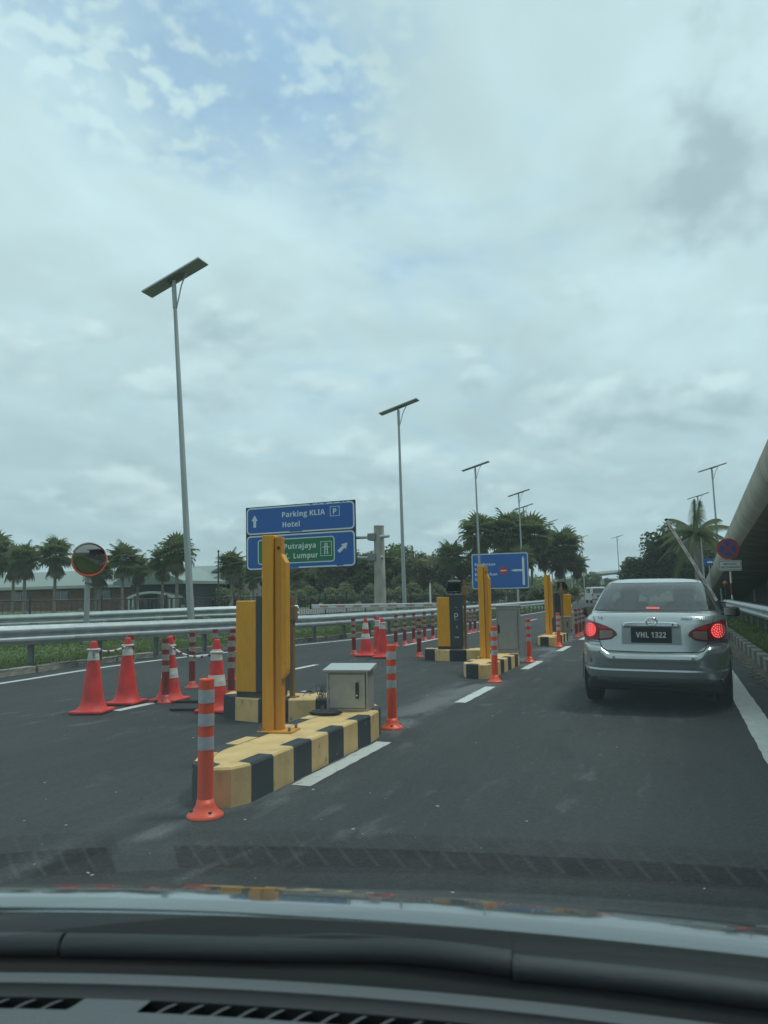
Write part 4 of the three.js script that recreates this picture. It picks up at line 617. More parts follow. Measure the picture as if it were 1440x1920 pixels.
for (const [x, z, ry, k, l] of [[-3.3, -99, 1.3, 0.74, 'dark rounded tree at the left end of the clump behind the car roof'], [3.2, -95, 2.6, 0.84, 'dark rounded tree behind the royal palm trunk'], [6.0, -99, 4.4, 0.72, 'dark rounded tree partly hidden behind the end of the ramp']]) dup(tD, [x, 0, z], ry, l).scale.setScalar(k);
for (const [x, z, ry, k, l] of [[-16.8, -165, 0.3, 0.8, 'far green tree above the white van'], [-13.0, -172, 1.9, 0.62, 'low far green tree right of the white van'], [-20.5, -160, 4.4, 0.6, 'low far green tree left of the white van'], [-10, -180, 2.4, 0.52, 'smallest far green tree, beside the car roof'], [-25, -158, 3.4, 0.6, 'far green tree at the right end of the palm group'], [-34, -130, 3.9, 0.62, 'low far green tree glimpsed between the palm trunks']]) dup(tA, [x, 0, z], ry, l).scale.setScalar(k);
{ // far wood that reads as one mass, and the shrubs in front of it
  const r = rng(411), cl = []; for (let i = 0; i < 260; i++) { const x = -150 + r() * 133, h = 2.0 + 2.2 * Math.abs(fbm(x * 0.06, 3, 3)) * 2; cl.push([x, h * (0.25 + 0.7 * r()), -128 - 14 * r(), 1.6 + r() * 1.4, 1.3 + r(), 0.75 + 0.5 * r()]); }
  const m = new THREE.Mesh(leafCloud(52000, 412, cl, 0.42, DULL), MAT.leaf); m.name = 'far_woodland'; m.userData = { kind: 'stuff', label: 'far dull green wood along the horizon behind the tree belt and palms', category: 'woodland' }; scene.add(m);
  const proto = treeProto('shrub', 'low green shrub at the foot of the tree belt, below the direction sign', 421, 2.3, 1.7, DULL, { n: 2600, clumpN: 16, trunkH: 0.06, size: 0.17 }); proto.userData.category = 'shrub'; proto.position.set(-37.5, 0.2, -73);
  for (const [x, z, k, l] of [[-33.6, -74, 1.1, 'low green shrub just left of the foot of the sign post'], [-29.4, -73, 1.0, 'low green shrub between the sign post and the second street lamp'], [-25.9, -74, 1.05, 'low green shrub left of the ticket machine marked with a P'], [-22.4, -73, 0.95, 'low green shrub under the short palm at the left of the big group'], [-18.0, -74, 1.1, 'low shrub behind the left post of the no entry sign'], [-13.6, -75, 1.05, 'low shrub behind the right post of the no entry sign'], [-10.6, -78, 0.95, 'low shrub under the right end of the palm group'], [-40.5, -72, 1.0, 'low green shrub right behind the nearest yellow post'], [-44.5, -70, 1.2, 'low green shrub left of the nearest yellow post'], [-48.0, -72, 1.0, 'low green shrub below the single palm by the slim pole']]) { const o = dup(proto, [x, 0.2, z], R0() * 6, l); o.scale.setScalar(k); }
}
// fan palms
const fanLeaf = (() => { const N = 15, pos = []; const R = 1; const tri = (a, b, c) => pos.push(...a, ...b, ...c); for (let i = 0; i < N; i++) { const a = lerp(-2.1, 2.1, i / (N - 1)), w = 0.115, l = R * (1 - 0.16 * Math.abs(a) / 2.1); const dir = [Math.sin(a), Math.cos(a)], n = [Math.cos(a), -Math.sin(a)]; const P = (d, s, y) => [dir[0] * d + n[0] * s, y, 0.62 + dir[1] * d + n[1] * s]; const b = P(0, 0, 0), m0 = P(l * 0.55, w, 0.02), m1 = P(l * 0.55, -w, 0.02), mc = P(l * 0.55, 0, -0.05), e = P(l * 0.92, 0, -0.12), e2 = P(l * 1.0, 0.01, -0.3); tri(b, m0, mc); tri(b, mc, m1); tri(m0, e, mc); tri(mc, e, m1); tri(e, P(l * 0.8, 0.03, -0.08), e2); } const w = 0.018; tri([-w, 0, 0], [w, 0, 0], [0, 0, 0.66]); tri([-w, 0, 0], [0, 0, 0.66], [0, -0.03, 0.3]); const g = new THREE.BufferGeometry(); g.setAttribute('position', new THREE.Float32BufferAttribute(pos, 3)); g.computeVertexNormals(); return g; })();
function fanPalm(label, seed, H, S, nf = 34, fat = 1) {
  const r = rng(seed), t = thing('fan_palm', label, 'palm tree');
  const lean = (r() - 0.5) * 0.2; const th = H - S * 0.75;
  const prof = []; for (let i = 0; i <= 16; i++) prof.push([0.17 - 0.05 * i / 16 + (i % 2) * 0.008, th * i / 16]);
  part('trunk', lathe(prof, 10), MAT.barkGrey, t);
  for (let i = 0; i < nf; i++) { const el = lerp(1.35, -0.75, Math.pow(i / nf, 0.8)) + (r() - 0.5) * 0.25, a = i * 2.39996 + r() * 0.4, s = S * 0.60 * (0.85 + 0.3 * r()) * fat; const m = part('frond', fanLeaf, r() < 0.75 ? MAT.palm : MAT.palmB, t); m.position.set(lean * 0.1, th + 0.12 * S * (i / nf < 0.4 ? 1 : 0.6), 0); m.rotation.set(-el, a, (r() - 0.5) * 0.5, 'YXZ'); m.scale.set(s, s, s); }
  const dry = []; for (let i = 0; i < 26; i++) { const el = -0.7 - 0.7 * r(), a = r() * 6.283, s = S * 0.5 * (0.7 + 0.4 * r()); dry.push(fanLeaf.clone().scale(s * 0.7, s, s).applyMatrix4(new THREE.Matrix4().makeRotationFromEuler(new THREE.Euler(-el, a, 0, 'YXZ'))).translate(0, th - 0.1 * S - 0.3 * r() * S, 0)); }
  stuff(part('hanging_fronds', dry, MAT.palmDry, t)); return t;
}
const pA = fanPalm('fan palm left of the traffic mirror, third from the left edge', 201, 7.0, 2.0); pA.position.set(-54.8, 0.1, -55);
const pB = fanPalm('tall fan palm just left of the nearest street lamp', 207, 6.7, 1.9); pB.position.set(-40.9, 0.1, -55);
for (const [s, x, z, k, a, l] of [[pA, -62.7, -55, 1.12, 1, 'fan palm cut by the left edge of the picture'], [pB, -58.6, -55, 1.0, 2, 'fan palm second from the left edge, over the building roof'], [pB, -51.7, -57, 0.76, 3, 'small fan palm directly below and left of the traffic mirror'], [pA, -49.4, -55, 0.72, 4, 'low fan palm directly behind the traffic mirror pole'], [pA, -47.6, -58, 0.78, 5.5, 'low fan palm right of the traffic mirror'], [pB, -46.0, -54, 0.92, 4.5, 'fan palm third to the left of the nearest street lamp'], [pA, -43.2, -56, 0.85, 2.4, 'fan palm second to the left of the nearest street lamp'], [pB, -35.3, -55, 0.77, 1.5, 'single fan palm between the nearest street lamp and the direction sign'], [pA, -65.5, -60, 1.0, 0.5, 'fan palm at the very left behind the picture edge'],
  [pA, -41.5, -66, 0.66, 2.2, 'fan palm with a pale trunk under the left part of the direction sign'], [pB, -36.0, -68, 0.68, 0.2, 'fan palm with a pale trunk under the middle of the direction sign'], [pA, -38.6, -64, 0.6, 3.2, 'shorter fan palm between two pale trunked palms under the direction sign']]) dup(s, [x, 0.1, z], a, l).scale.setScalar(k);
const pC = fanPalm('tallest fan palm of the big group, behind the centre of the no entry sign', 221, 9.6, 2.7, 40, 1.04); pC.position.set(-16.4, 0.1, -80);
for (const [x, z, k, a, l, s] of [[-19.4, -79, 0.97, 1, 'tall fan palm at the left top of the big group'], [-14.3, -81, 0.95, 2, 'tall fan palm at the right top of the big group'], [-22.1, -77, 0.68, 3, 'short fan palm at the left end of the big group'], [-20.8, -82, 0.60, 4, 'low fan palm under the left top of the big group'], [-17.6, -84, 0.72, 5, 'middle height fan palm filling the centre of the big group'], [-13.2, -83, 0.72, 0.4, 'fan palm in the dip right of the big group'], [-12.1, -86, 0.56, 1.4, 'low fan palm left of the isolated right palm'], [-11.3, -84, 0.82, 2.4, 'fan palm with a clear star shaped crown at the right end of the group'], [-10.2, -86, 0.55, 3.4, 'low fan palm at the far right end of the group'], [-14.6, -77, 0.6, 5.1, 'low fan palm just right of the no entry sign']]) dup(pC, [x, 0.1, z], a, l).scale.setScalar(k);
// royal palm
{
  const t = thing('royal_palm', 'tall royal palm with drooping feathery fronds beside the raised boom', 'palm tree', [1.75, 0.1, -63]); t.scale.set(1.25, 1.06, 1.25); const r = rng(301);
  part('trunk', lathe([[0.3, 0], [0.24, 0.5], [0.21, 2], [0.23, 3.2], [0.19, 4.4], [0.17, 4.7]], 16), new THREE.MeshStandardMaterial({ map: blotch(0.27, 0.25, 0.21, 0.5, 7, 64), roughness: 0.9 }), t);
  part('crownshaft', lathe([[0.17, 4.7], [0.21, 4.9], [0.2, 5.6], [0.12, 6.3], [0.04, 7.0]], 14), M(0.10, 0.14, 0.05, 0.5), t);
  for (let i = 0; i < 21; i++) {
    const el = i < 2 ? 1.45 : lerp(0.95, -0.9, (i - 2) / 19), a = i * 2.39996, L = i < 2 ? 2.0 : 2.6 + r() * 0.5, gs = [], sp = []; const droop = i < 2 ? 0.05 : 0.75 + 0.5 * r();
    const pt = (u) => { const e = el - droop * u * u * 1.6; return [0, Math.sin(el) * L * u - droop * L * 0.55 * u * u, Math.cos(el * 0.9) * L * u * (1 - 0.12 * droop * u)]; };
    for (let k = 0; k <= 8; k++) sp.push(pt(k / 8)); gs.push(tube(sp, 0.022, 10, 5).toNonIndexed()); gs[0].deleteAttribute('uv');
    const pos = []; for (let k = 5; k < 84; k++) { const u = k / 84, p = pt(u), q = pt(Math.min(1, u + 0.0075)), l = 0.70 * Math.sin(Math.PI * (0.18 + 0.75 * u)) + 0.1; for (const s of [-1, 1]) { const e = [s * l * 0.62, p[1] - l * (0.5 + 0.3 * r()), p[2] + l * 0.35]; pos.push(...p, ...q, ...e, p[0], p[1] - 0.015, p[2] - 0.03, ...p, ...e); } }
    const g = new THREE.BufferGeometry(); g.setAttribute('position', new THREE.Float32BufferAttribute(pos, 3)); g.computeVertexNormals(); gs.push(g);
    const m = part('frond', gs, i % 3 ? MAT.palm : MAT.palmB, t); m.position.set(0, i < 2 ? 5.9 : 5.45, 0); m.rotation.y = a;
  }
}

/* ---------- buildings ---------- */
{
  const t = thing('low_building', 'long low brick building with a pale green metal roof behind the palms at the left', 'building', [-79, 0, -74]);
  const brick = canvas(512, 512, (x, W, H) => { const r = rng(3); x.fillStyle = '#6a5a52'; x.fillRect(0, 0, W, H); for (let j = 0; j < 32; j++) for (let i = 0; i < 11; i++) { const v = r(); x.fillStyle = `rgb(${96 + v * 38},${70 + v * 26},${60 + v * 20})`; x.fillRect(i * 48 + (j % 2) * 24 - 24, j * 16 + 1, 45, 13); } }); brick.wrapS = brick.wrapT = THREE.RepeatWrapping; brick.repeat.set(14, 1);
  part('wall', at(bx(62, 2.9, 9), 0, 1.45, 0), new THREE.MeshStandardMaterial({ map: brick, roughness: 0.95 }), t);
  for (const y of [0.9, 1.75, 2.6]) part('band', at(bx(62.2, 0.1, 9.1), 0, y, 0), M(0.19, 0.13, 0.11, 0.9), t);
  part('roof', at(prism([[-5.6, 0], [5.6, 0], [5.6, 0.3], [0, 2.3], [-5.6, 0.3]], 64), 0, 0, -32).rotateY(Math.PI / 2).translate(0, 2.95, 0), M(0.21, 0.26, 0.235, 0.55), t); 
  part('fascia', at(bx(64.2, 0.34, 0.12), 0, 3.1, 5.68), M(0.34, 0.39, 0.36, 0.5), t);
  for (let i = 0; i < 9; i++) { const w = part('window', at(bx(2.2, 0.9, 0.1), -27 + i * 6.3, 2.15, 4.56), MAT.glassDark, t); part('frame', [at(bx(2.36, 0.08, 0.14), -27 + i * 6.3, 2.63, 4.56), at(bx(2.36, 0.08, 0.14), -27 + i * 6.3, 1.67, 4.56), at(bx(0.06, 0.9, 0.13), -27 + i * 6.3, 2.15, 4.56)], M(0.3, 0.32, 0.3, 0.6), w); }
}
{
  const t = thing('entrance_pavilion', 'dark glazed entrance pavilion with a white arched canopy, left of the nearest street lamp', 'building', [-50.5, 0, -66]);
  part('roof', at(prism([[-4.4, 0], [4.4, 0], [4.4, 0.3], [0, 1.9], [-4.4, 0.3]], 9), 0, 3.0, -6), M(0.22, 0.27, 0.245, 0.55), t);
  part('wall', at(bx(7.6, 3.0, 5), 0, 1.5, -1.5), M(0.05, 0.06, 0.07, 0.5), t);
  for (let i = 0; i < 5; i++) part('window', at(bx(1.2, 2.0, 0.08), -2.9 + i * 1.45, 1.2, 1.03), MAT.glassDark, t);
  const arc = []; for (let i = 0; i <= 16; i++) { const u = i / 16 * 2 - 1; arc.push([u * 2.9, 1.75 + 0.55 * (1 - u * u)]); } const arc2 = [...arc].reverse().map(p => [p[0] * 0.99, p[1] - 0.22]);
  part('canopy', at(prism([...arc, ...arc2], 1.6), 0.2, 0, 1.2), M(0.62, 0.64, 0.62, 0.5), t);
  for (const x of [-2.6, -2.1, 2.5, 3.0]) part('column', at(cyl(0.11, 0.11, 1.85, 10), x, 0, 2.6), M(0.6, 0.62, 0.6, 0.6), t);
}
{ const t = thing('terminal_roof_building', 'far pale building with a long shallow white arched roof on the horizon behind the car', 'building', [-12, 0, -320]); const arc = []; for (let i = 0; i <= 24; i++) { const u = i / 24 * 2 - 1; arc.push([u * 34, 6.6 + 3.4 * (1 - u * u)]); } part('roof', at(prism([...arc, ...[...arc].reverse().map(p => [p[0], p[1] - 0.9])], 30), 0, 0, -15), M(0.62, 0.66, 0.66, 0.5), t); part('wall', at(bx(54, 6.6, 24), 0, 3.3, 0), M(0.35, 0.38, 0.38, 0.7), t); for (let i = 0; i < 8; i++) part('window', at(bx(4, 2, 0.2), -24 + i * 6.8, 2.4, 12.1), MAT.glassDark, t); }
{ const t = thing('pitched_roof_house', 'small grey house gable rising behind the trees right of the nearest street lamp', 'building', [-46.5, 0, -74]); part('wall', at(bx(3, 4.4, 5), 0, 2.2, 0), M(0.16, 0.17, 0.17, 0.8), t); part('roof', at(prism([[-2.0, 0], [2.0, 0], [0.9, 1.3]], 5.6), 0, 4.4, -2.8), M(0.12, 0.14, 0.14, 0.6), t); part('window', at(bx(1, 1, 0.1), 0, 3, 2.52), MAT.glassDark, t); }

/* ---------- cars ---------- */
const font = await new FontLoader().loadAsync('fonts/droid/droid_sans_bold.typeface.json');
const LOW = [[0.30, 0.80, 2.06, -2.02, 5], [0.335, 0.825, 2.14, -2.12, 5], [0.38, 0.838, 2.185, -2.19, 5.2], [0.43, 0.845, 2.205, -2.22, 5.5], [0.455, 0.848, 2.215, -2.235, 5.6], [0.475, 0.842, 2.203, -2.24, 5.6], [0.50, 0.845, 2.215, -2.245, 5.6], [0.60, 0.852, 2.238, -2.25, 5.6], [0.66, 0.853, 2.243, -2.24, 5.6], [0.70, 0.851, 2.232, -2.22, 5.6], [0.722, 0.848, 2.205, -2.2, 5.6], [0.735, 0.845, 2.165, -2.18, 5.6], [0.80, 0.848, 2.15, -2.1, 5.6], [0.88, 0.845, 2.13, -1.95, 5.6], [0.96, 0.835, 2.10, -1.7, 5.5], [1.01, 0.815, 2.075, -1.5, 5.3], [1.045, 0.785, 2.05, -1.35, 5.2], [1.068, 0.745, 2.01, -1.2, 5], [1.08, 0.68, 1.94, -1.05, 5], [1.087, 0.55, 1.8, -0.9, 4.5], [1.09, 0.3, 1.3, -0.5, 4]];
const TOP = [[1.03, 0.785, 1.76, -1.16, 6.5], [1.085, 0.765, 1.64, -1.04, 6.5], [1.14, 0.745, 1.515, -0.93, 6.5], [1.2, 0.722, 1.385, -0.82, 6.5], [1.27, 0.693, 1.225, -0.70, 6.5], [1.34, 0.66, 1.06, -0.58, 6.5], [1.40, 0.626, 0.90, -0.46, 6.3], [1.437, 0.596, 0.78, -0.36, 6], [1.462, 0.556, 0.64, -0.22, 5.5], [1.478, 0.49, 0.47, -0.1, 5], [1.49, 0.36, 0.30, 0.0, 4], [1.494, 0.15, 0.2, 0.1, 3]];
function levelAt(T, y) { let i = 0; while (i < T.length - 2 && T[i + 1][0] < y) i++; const t = clamp((y - T[i][0]) / (T[i + 1][0] - T[i][0])); return T[i].map((v, k) => lerp(v, T[i + 1][k], t)); }
const dipW = (x, y) => 0.078 * (1 - sstep(0.46, 0.60, Math.abs(x))) * sstep(0.52, 0.70, y) * (1 - sstep(0.76, 0.93, y));
const undip = (x, y) => { let q = y; for (let i = 0; i < 8; i++) q = y + dipW(x, q); return q; };
const rearZ = (T, x, y0) => { const y = T[0][0] < 0.9 ? undip(x, y0) : y0; const [, hw, zr, zf, n] = levelAt(T, y), zc = (zr + zf) / 2, hz = (zr - zf) / 2; return zc + hz * Math.pow(Math.max(0, 1 - Math.pow(Math.min(1, Math.abs(x) / hw), n)), 1 / n); };
const sideX = (T, y, z, s) => { const [, hw, zr, zf, n] = levelAt(T, y), zc = (zr + zf) / 2, hz = (zr - zf) / 2; return s * hw * Math.pow(Math.max(0, 1 - Math.pow(Math.min(1, Math.abs(z - zc) / hz), n)), 1 / n); };
function hull(T, N = 240, cut) {
  const L = []; for (let i = 0; i + 1 < T.length; i++) for (let k = 0; k < 4; k++) L.push(T[i].map((v, q) => lerp(v, T[i + 1][q], k / 4))); L.push(T.at(-1));
  const g = grid(N, L.length - 1, (u, v) => { const a = u * Math.PI * 2, [y, hw, zr, zf, n] = L[Math.round(v * (L.length - 1))], zc = (zr + zf) / 2, hz = (zr - zf) / 2, c = Math.cos(a), s = Math.sin(a), q = Math.pow(Math.pow(Math.abs(c), n) + Math.pow(Math.abs(s), n), -1 / n); const zz = zc - hz * s * q; return [hw * c * q, y - (T[0][0] < 0.9 && zz > 1.5 ? dipW(hw * c * q, y) : 0), zz]; }, (u, v) => [u * 9, v]);
  g.deleteAttribute('uv'); g.deleteAttribute('normal'); const m = mergeVertices(g, 1e-4); m.computeVertexNormals();
  if (cut) { const p = m.attributes.position, I = m.index.array, keep = []; for (let t = 0; t < I.length; t += 3) { const c = [0, 1, 2].map(k => (p.getComponent(I[t], k) + p.getComponent(I[t + 1], k) + p.getComponent(I[t + 2], k)) / 3); if (!cut(...c)) keep.push(I[t], I[t + 1], I[t + 2]); } m.setIndex(keep); }
  return m;
}
// patch on the rear surface: columns from x0 to x1 between two height curves
const rearPatch = (T, x0, x1, lo, hi, off, nx = 20, ny = 10) => grid(nx, ny, (u, v) => { const x = lerp(x0, x1, u), y = lerp(lo(x), hi(x), v), e = 0.01, z = rearZ(T, x, y); const dx = (rearZ(T, x + e, y) - rearZ(T, x - e, y)) / (2 * e), dy = (rearZ(T, x, y + e) - rearZ(T, x, y - e)) / (2 * e), l = Math.hypot(dx, dy, 1); return [x - dx / l * off, y - dy / l * off, z + off / l]; }, (u, v) => [u, v]);
const rearLine = (T, pts, w, off = 0.0015) => { const q = resample(pts, 0.02), n = q.length - 1; return grid(n, 1, (u, v) => { const i = Math.round(u * n), a = q[Math.max(0, i - 1)], b = q[Math.min(n, i + 1)], dx = b[0] - a[0], dy = b[1] - a[1], l = Math.hypot(dx, dy) || 1, x = q[i][0] + dy / l * w * (v - 0.5), y = q[i][1] - dx / l * w * (v - 0.5); return [x, y, rearZ(T, x, y) + off]; }); };
const both = (m) => Object.assign(m, { side: THREE.DoubleSide });
const silver = new THREE.MeshPhysicalMaterial({ map: blotch(0.36, 0.395, 0.40, 0.10, 5, 91), metalness: 0.6, roughness: 0.27, clearcoat: 0.8, clearcoatRoughness: 0.06, bumpMap: soft, bumpScale: 0.0006 });
silver.map = null; silver.color = lin(0.40, 0.44, 0.445); silver.bumpMap = null; silver.side = THREE.DoubleSide;
function wheel(r, w) { const g = []; const ty = [[r - 0.085, -w / 2 + 0.01], [r - 0.03, -w / 2], [r - 0.008, -w / 2 + 0.015], [r, -w / 2 + 0.04], [r, w / 2 - 0.04], [r - 0.008, w / 2 - 0.015], [r - 0.03, w / 2], [r - 0.085, w / 2 - 0.01]]; return lathe(ty, 40).rotateZ(Math.PI / 2); }
function sedan(label, pos, turn, paintMat, full) {
  const t = thing('sedan', label, 'car', pos, turn);
  part('body', hull(LOW), paintMat, t);
  const gw = (y) => lerp(0.70, 0.585, (y - 1.1) / 0.32);
  part('cabin', hull(TOP, 240, full ? (x, y, z) => y > 1.115 && y < 1.41 && Math.abs(x) < gw(y) - 0.012 && (z > 0.8 || z < -0.4) : null), paintMat, t);
  part('underbody', at(box(1.5, 0.14, 3.9, 0.04), 0, 0.28, 0), MAT.black, t);
  // glass
  const seal = M(0.02, 0.022, 0.024, 0.4);
  const glassPatch = (o, m, y0, y1) => grid(26, 16, (u, v) => { const y = lerp(y0, y1, v), x = lerp(-1, 1, u) * (gw(y) + m), e = 0.01, z = rearZ(TOP, x, y), dy = (rearZ(TOP, x, y + e) - rearZ(TOP, x, y - e)) / (2 * e), l = Math.hypot(dy, 1); return [x, y - dy / l * o, z + o / l]; }, (u, v) => [u, v]);
  const ring = (x0, x1, y0, y1) => grid(24, 8, (u, v) => { const y = lerp(y0, y1, v), x = lerp(x0, x1, u) * (gw(y) + 0.012); return [x, y + 0.003, rearZ(TOP, x, y) + 0.0035]; }, (u, v) => [u, v]);
  part('window_seal', full ? [ring(-1, 1, 1.092, 1.118), ring(-1, 1, 1.405, 1.432), ring(-1, -0.955, 1.1, 1.42), ring(0.955, 1, 1.1, 1.42)] : glassPatch(0.003, 0.015, 1.092, 1.432), both(seal), t);
  const rear = part('rear_window', both2(glassPatch(0.006, 0, 1.104, 1.42)), full ? new THREE.MeshPhysicalMaterial({ color: lin(0.36, 0.40, 0.41), transmission: 1, thickness: 0, roughness: 0, ior: 1.62, side: THREE.DoubleSide }) : both(MAT.glassDark.clone()), t);
  if (full) { // what shows through the rear window
    const cloth = M(0.10, 0.10, 0.10, 0.9), dash = M(0.03, 0.03, 0.032, 0.8);
    part('parcel_shelf', at(box(1.34, 0.03, 0.62, 0.01), 0, 1.075, 1.22), M(0.07, 0.07, 0.072, 0.9), t);
    part('rear_seat', at(box(1.28, 0.5, 0.16, 0.06), 0, 0.86, 0.86, -0.25), cloth, t);
    for (const x of [-0.36, 0.36]) { part('head_restraint', at(box(0.26, 0.17, 0.09, 0.04), x, 1.16, 0.84, -0.2), cloth, t); part('front_seat', [at(box(0.5, 0.66, 0.15, 0.06), x, 0.86, 0.0, -0.2), at(box(0.26, 0.19, 0.1, 0.045), x, 1.275, 0.05, -0.15)], cloth, t); }
    part('dashboard', at(box(1.36, 0.2, 0.5, 0.06), 0, 0.98, -0.85), dash, t); part('steering_wheel', at(new THREE.TorusGeometry(0.18, 0.016, 8, 30), 0.36, 1.02, -0.45, -0.4), dash, t);
    part('headliner', grid(8, 8, (u, v) => [lerp(-0.55, 0.55, u), 1.455, lerp(-0.25, 0.62, v)]), both(M(0.2, 0.2, 0.19, 0.9)), t);
  }
  for (const s of [-1, 1]) for (const [z0, z1, z2, z3] of [[-0.66, 0.18, -0.36, 0.16], [0.24, 1.02, 0.22, 0.72]]) part('side_window', grid(8, 8, (u, v) => { const y = lerp(1.11, 1.40, v), z = lerp(lerp(z0, z2, v), lerp(z1, z3, v), u); return [sideX(TOP, y, z, s) + s * 0.005, y, z]; }, (u, v) => [u, v]), both(MAT.glassDark.clone()), t);
  const fs = part('windscreen', grid(20, 10, (u, v) => { const y = lerp(1.1, 1.42, v), x = lerp(-1, 1, u) * gw(y); const [, hw, zr, zf, n] = levelAt(TOP, y); const zc = (zr + zf) / 2, hz = (zr - zf) / 2; return [x, y + 0.004, zc - hz * Math.pow(1 - Math.pow(Math.abs(x) / hw, n), 1 / n) - 0.004]; }, (u, v) => [u, v]), full ? new THREE.MeshPhysicalMaterial({ color: lin(0.7, 0.76, 0.75), transmission: 1, thickness: 0, roughness: 0, ior: 1.5, side: THREE.DoubleSide }) : both(MAT.glassDark.clone()), t);
  for (const s of [-1, 1]) for (const z of [1.25, -1.35]) {
    const w = part('wheel', wheel(0.312, 0.195), MAT.rubber, t); w.position.set(s * 0.745, 0.312, z);
    part('rim', at(cyl(0.2, 0.2, 0.15, 24), 0, 0, 0).rotateZ(Math.PI / 2).translate(0.075, 0, 0), MAT.galv, w);
    part('wheel_arch', (() => { const q = new THREE.RingGeometry(0.30, 0.365, 24, 1, 0, Math.PI); q.rotateY(s * Math.PI / 2); return q.translate(s * 0.851, 0.30, z); })(), both(MAT.black.clone()), t);
    if (full && z > 0) part('mud_flap', at(box(0.18, 0.10, 0.03, 0.012), s * 0.70, 0.31, z + 0.42), MAT.rubber, t);
  }
  for (const s of [-1, 1]) { const m = part('door_mirror', at(box(0.20, 0.14, 0.13, 0.05), s * 1.0, 1.035, -0.62), MAT.black, t); part('glass', at(bx(0.15, 0.1, 0.004), s * 0.96, 1.035, -0.552), MAT.mirror, m); part('arm', at(box(0.12, 0.04, 0.06, 0.012), s * 0.83, 1.0, -0.62), MAT.black, m); }
  // tail lights
  const lo = (x) => { x = Math.abs(x); return x < 0.45 ? lerp(0.845, 0.80, clamp((x - 0.385) / 0.065)) : lerp(0.80, 0.785, clamp((x - 0.45) / 0.1)) + 0.012 * sstep(0.72, 0.8, x); };
  const hi = (x) => { x = Math.abs(x); const u = clamp((x - 0.385) / 0.40); return 0.85 + 0.155 * Math.pow(u, 0.55) - 0.012 * sstep(0.74, 0.8, x); };
  const rl = M(0.20, 0.010, 0.014, 0.3, 0, { clearcoat: 0.25, clearcoatRoughness: 0.06, specularIntensity: 0.5 }), clear = M(0.20, 0.13, 0.11, 0.3, 0.1, { clearcoat: 0.3 }), rd = M(0.42, 0.016, 0.02, 0.3, 0, { clearcoat: 0.3, specularIntensity: 0.5 }), edge = M(0.03, 0.012, 0.012, 0.3);
  for (const s of [-1, 1]) {
    const f = (x0, x1, l, h, o, nx) => both2(rearPatch(LOW, s * x0, s * x1, l, h, o, nx));
    const L = part('tail_light', f(0.385, 0.795, (x) => lo(x) - 0.006, (x) => hi(x) + 0.006, 0.006, 26), both(edge), t);
    part('lens', f(0.395, 0.787, lo, hi, 0.012, 26), both(rl), L);
    part('upper_lens', f(0.43, 0.60, (x) => 0.905, (x) => Math.max(0.906, hi(x) - 0.006), 0.0145, 14), both(rd), L);
    part('clear_lens', f(0.43, 0.575, (x) => lo(x) + 0.012, (x) => Math.min(hi(x) - 0.02, 0.885), 0.0145, 14), both(clear), L);
    part('seam', f(0.585, 0.592, (x) => lo(x) - 0.006, (x) => hi(x) + 0.006, 0.017, 2), both(edge), L);
    if (full) {
      const led = [], cx = s * 0.70, cyy = 0.893, put = (x, y, r) => led.push(at(new THREE.SphereGeometry(r, 8, 6), x, y, rearZ(LOW, x, y) + 0.026));
      for (const [k, q, z] of [[18, 0.068, 0.0062], [11, 0.044, 0.0068], [5, 0.02, 0.0075]]) for (let i = 0; i < k; i++) put(cx + Math.cos(i / k * 6.283 + q * 40) * q, cyy + Math.sin(i / k * 6.283 + q * 40) * q, z);
      part('brake_light', led, M(0.9, 0.1, 0.1, 0.4, 0, { emissive: lin(1, 0.10, 0.09), emissiveIntensity: 2.4 }), L);
      const disc = part('brake_light', (() => { const g = new THREE.CircleGeometry(0.08, 28); const p = g.attributes.position; for (let i = 0; i < p.count; i++) { const x = p.getX(i) + cx, y = p.getY(i) + cyy; p.setXYZ(i, x, y, rearZ(LOW, x, y) + 0.0225); } g.computeVertexNormals(); return g; })(), M(0.30, 0.012, 0.015, 0.6, 0, { emissive: lin(0.9, 0.02, 0.03), emissiveIntensity: 0.10 }), L);
    }
  }
  // boot lid, plate, trim
  const seam = both(M(0.03, 0.033, 0.035, 0.6));
  if (full) {
    part('boot_gap', both2(rearLine(LOW, [[-0.675, 1.055], [-0.645, 0.99], [-0.60, 0.82], [-0.572, 0.74], [-0.54, 0.69], [-0.49, 0.668], [0, 0.660], [0.49, 0.668], [0.54, 0.69], [0.572, 0.74], [0.60, 0.82], [0.645, 0.99], [0.675, 1.055]], 0.0085, 0.005)), seam, t);
    part('bumper_gap', both2(rearLine(LOW, [[-0.79, 0.772], [-0.62, 0.765], [-0.585, 0.762]], 0.008, 0.004)), seam, t); part('bumper_gap', both2(rearLine(LOW, [[0.79, 0.772], [0.62, 0.765], [0.585, 0.762]], 0.008, 0.004)), seam, t);
    const pz = rearZ(LOW, 0, 0.86);
    const plateT = canvas(512, 208, (x, W, H) => { x.fillStyle = '#17191b'; x.fillRect(0, 0, W, H); x.fillStyle = '#d4d8d6'; x.textAlign = 'center'; x.font = `bold 104px ${FONT}`; x.save(); x.translate(W / 2, 138); x.scale(0.86, 1); x.fillText('VHL 1322', 0, 0); x.restore(); });
    part('plate_recess_shade', both2(rearPatch(LOW, -0.33, 0.31, () => 0.742, (x) => 0.955 , 0.0035, 20)), both(M(0.24, 0.265, 0.27, 0.4, 0.5)), t);  // proud patch in darkened body colour, standing for the shade of a recess
    const pl = part('number_plate', at(box(0.44, 0.178, 0.014, 0.006), -0.01, 0.845, pz + 0.013), MAT.dark, t); part('print', at(new THREE.PlaneGeometry(0.432, 0.17), -0.01, 0.845, pz + 0.0205), print(plateT, 0.4), pl);
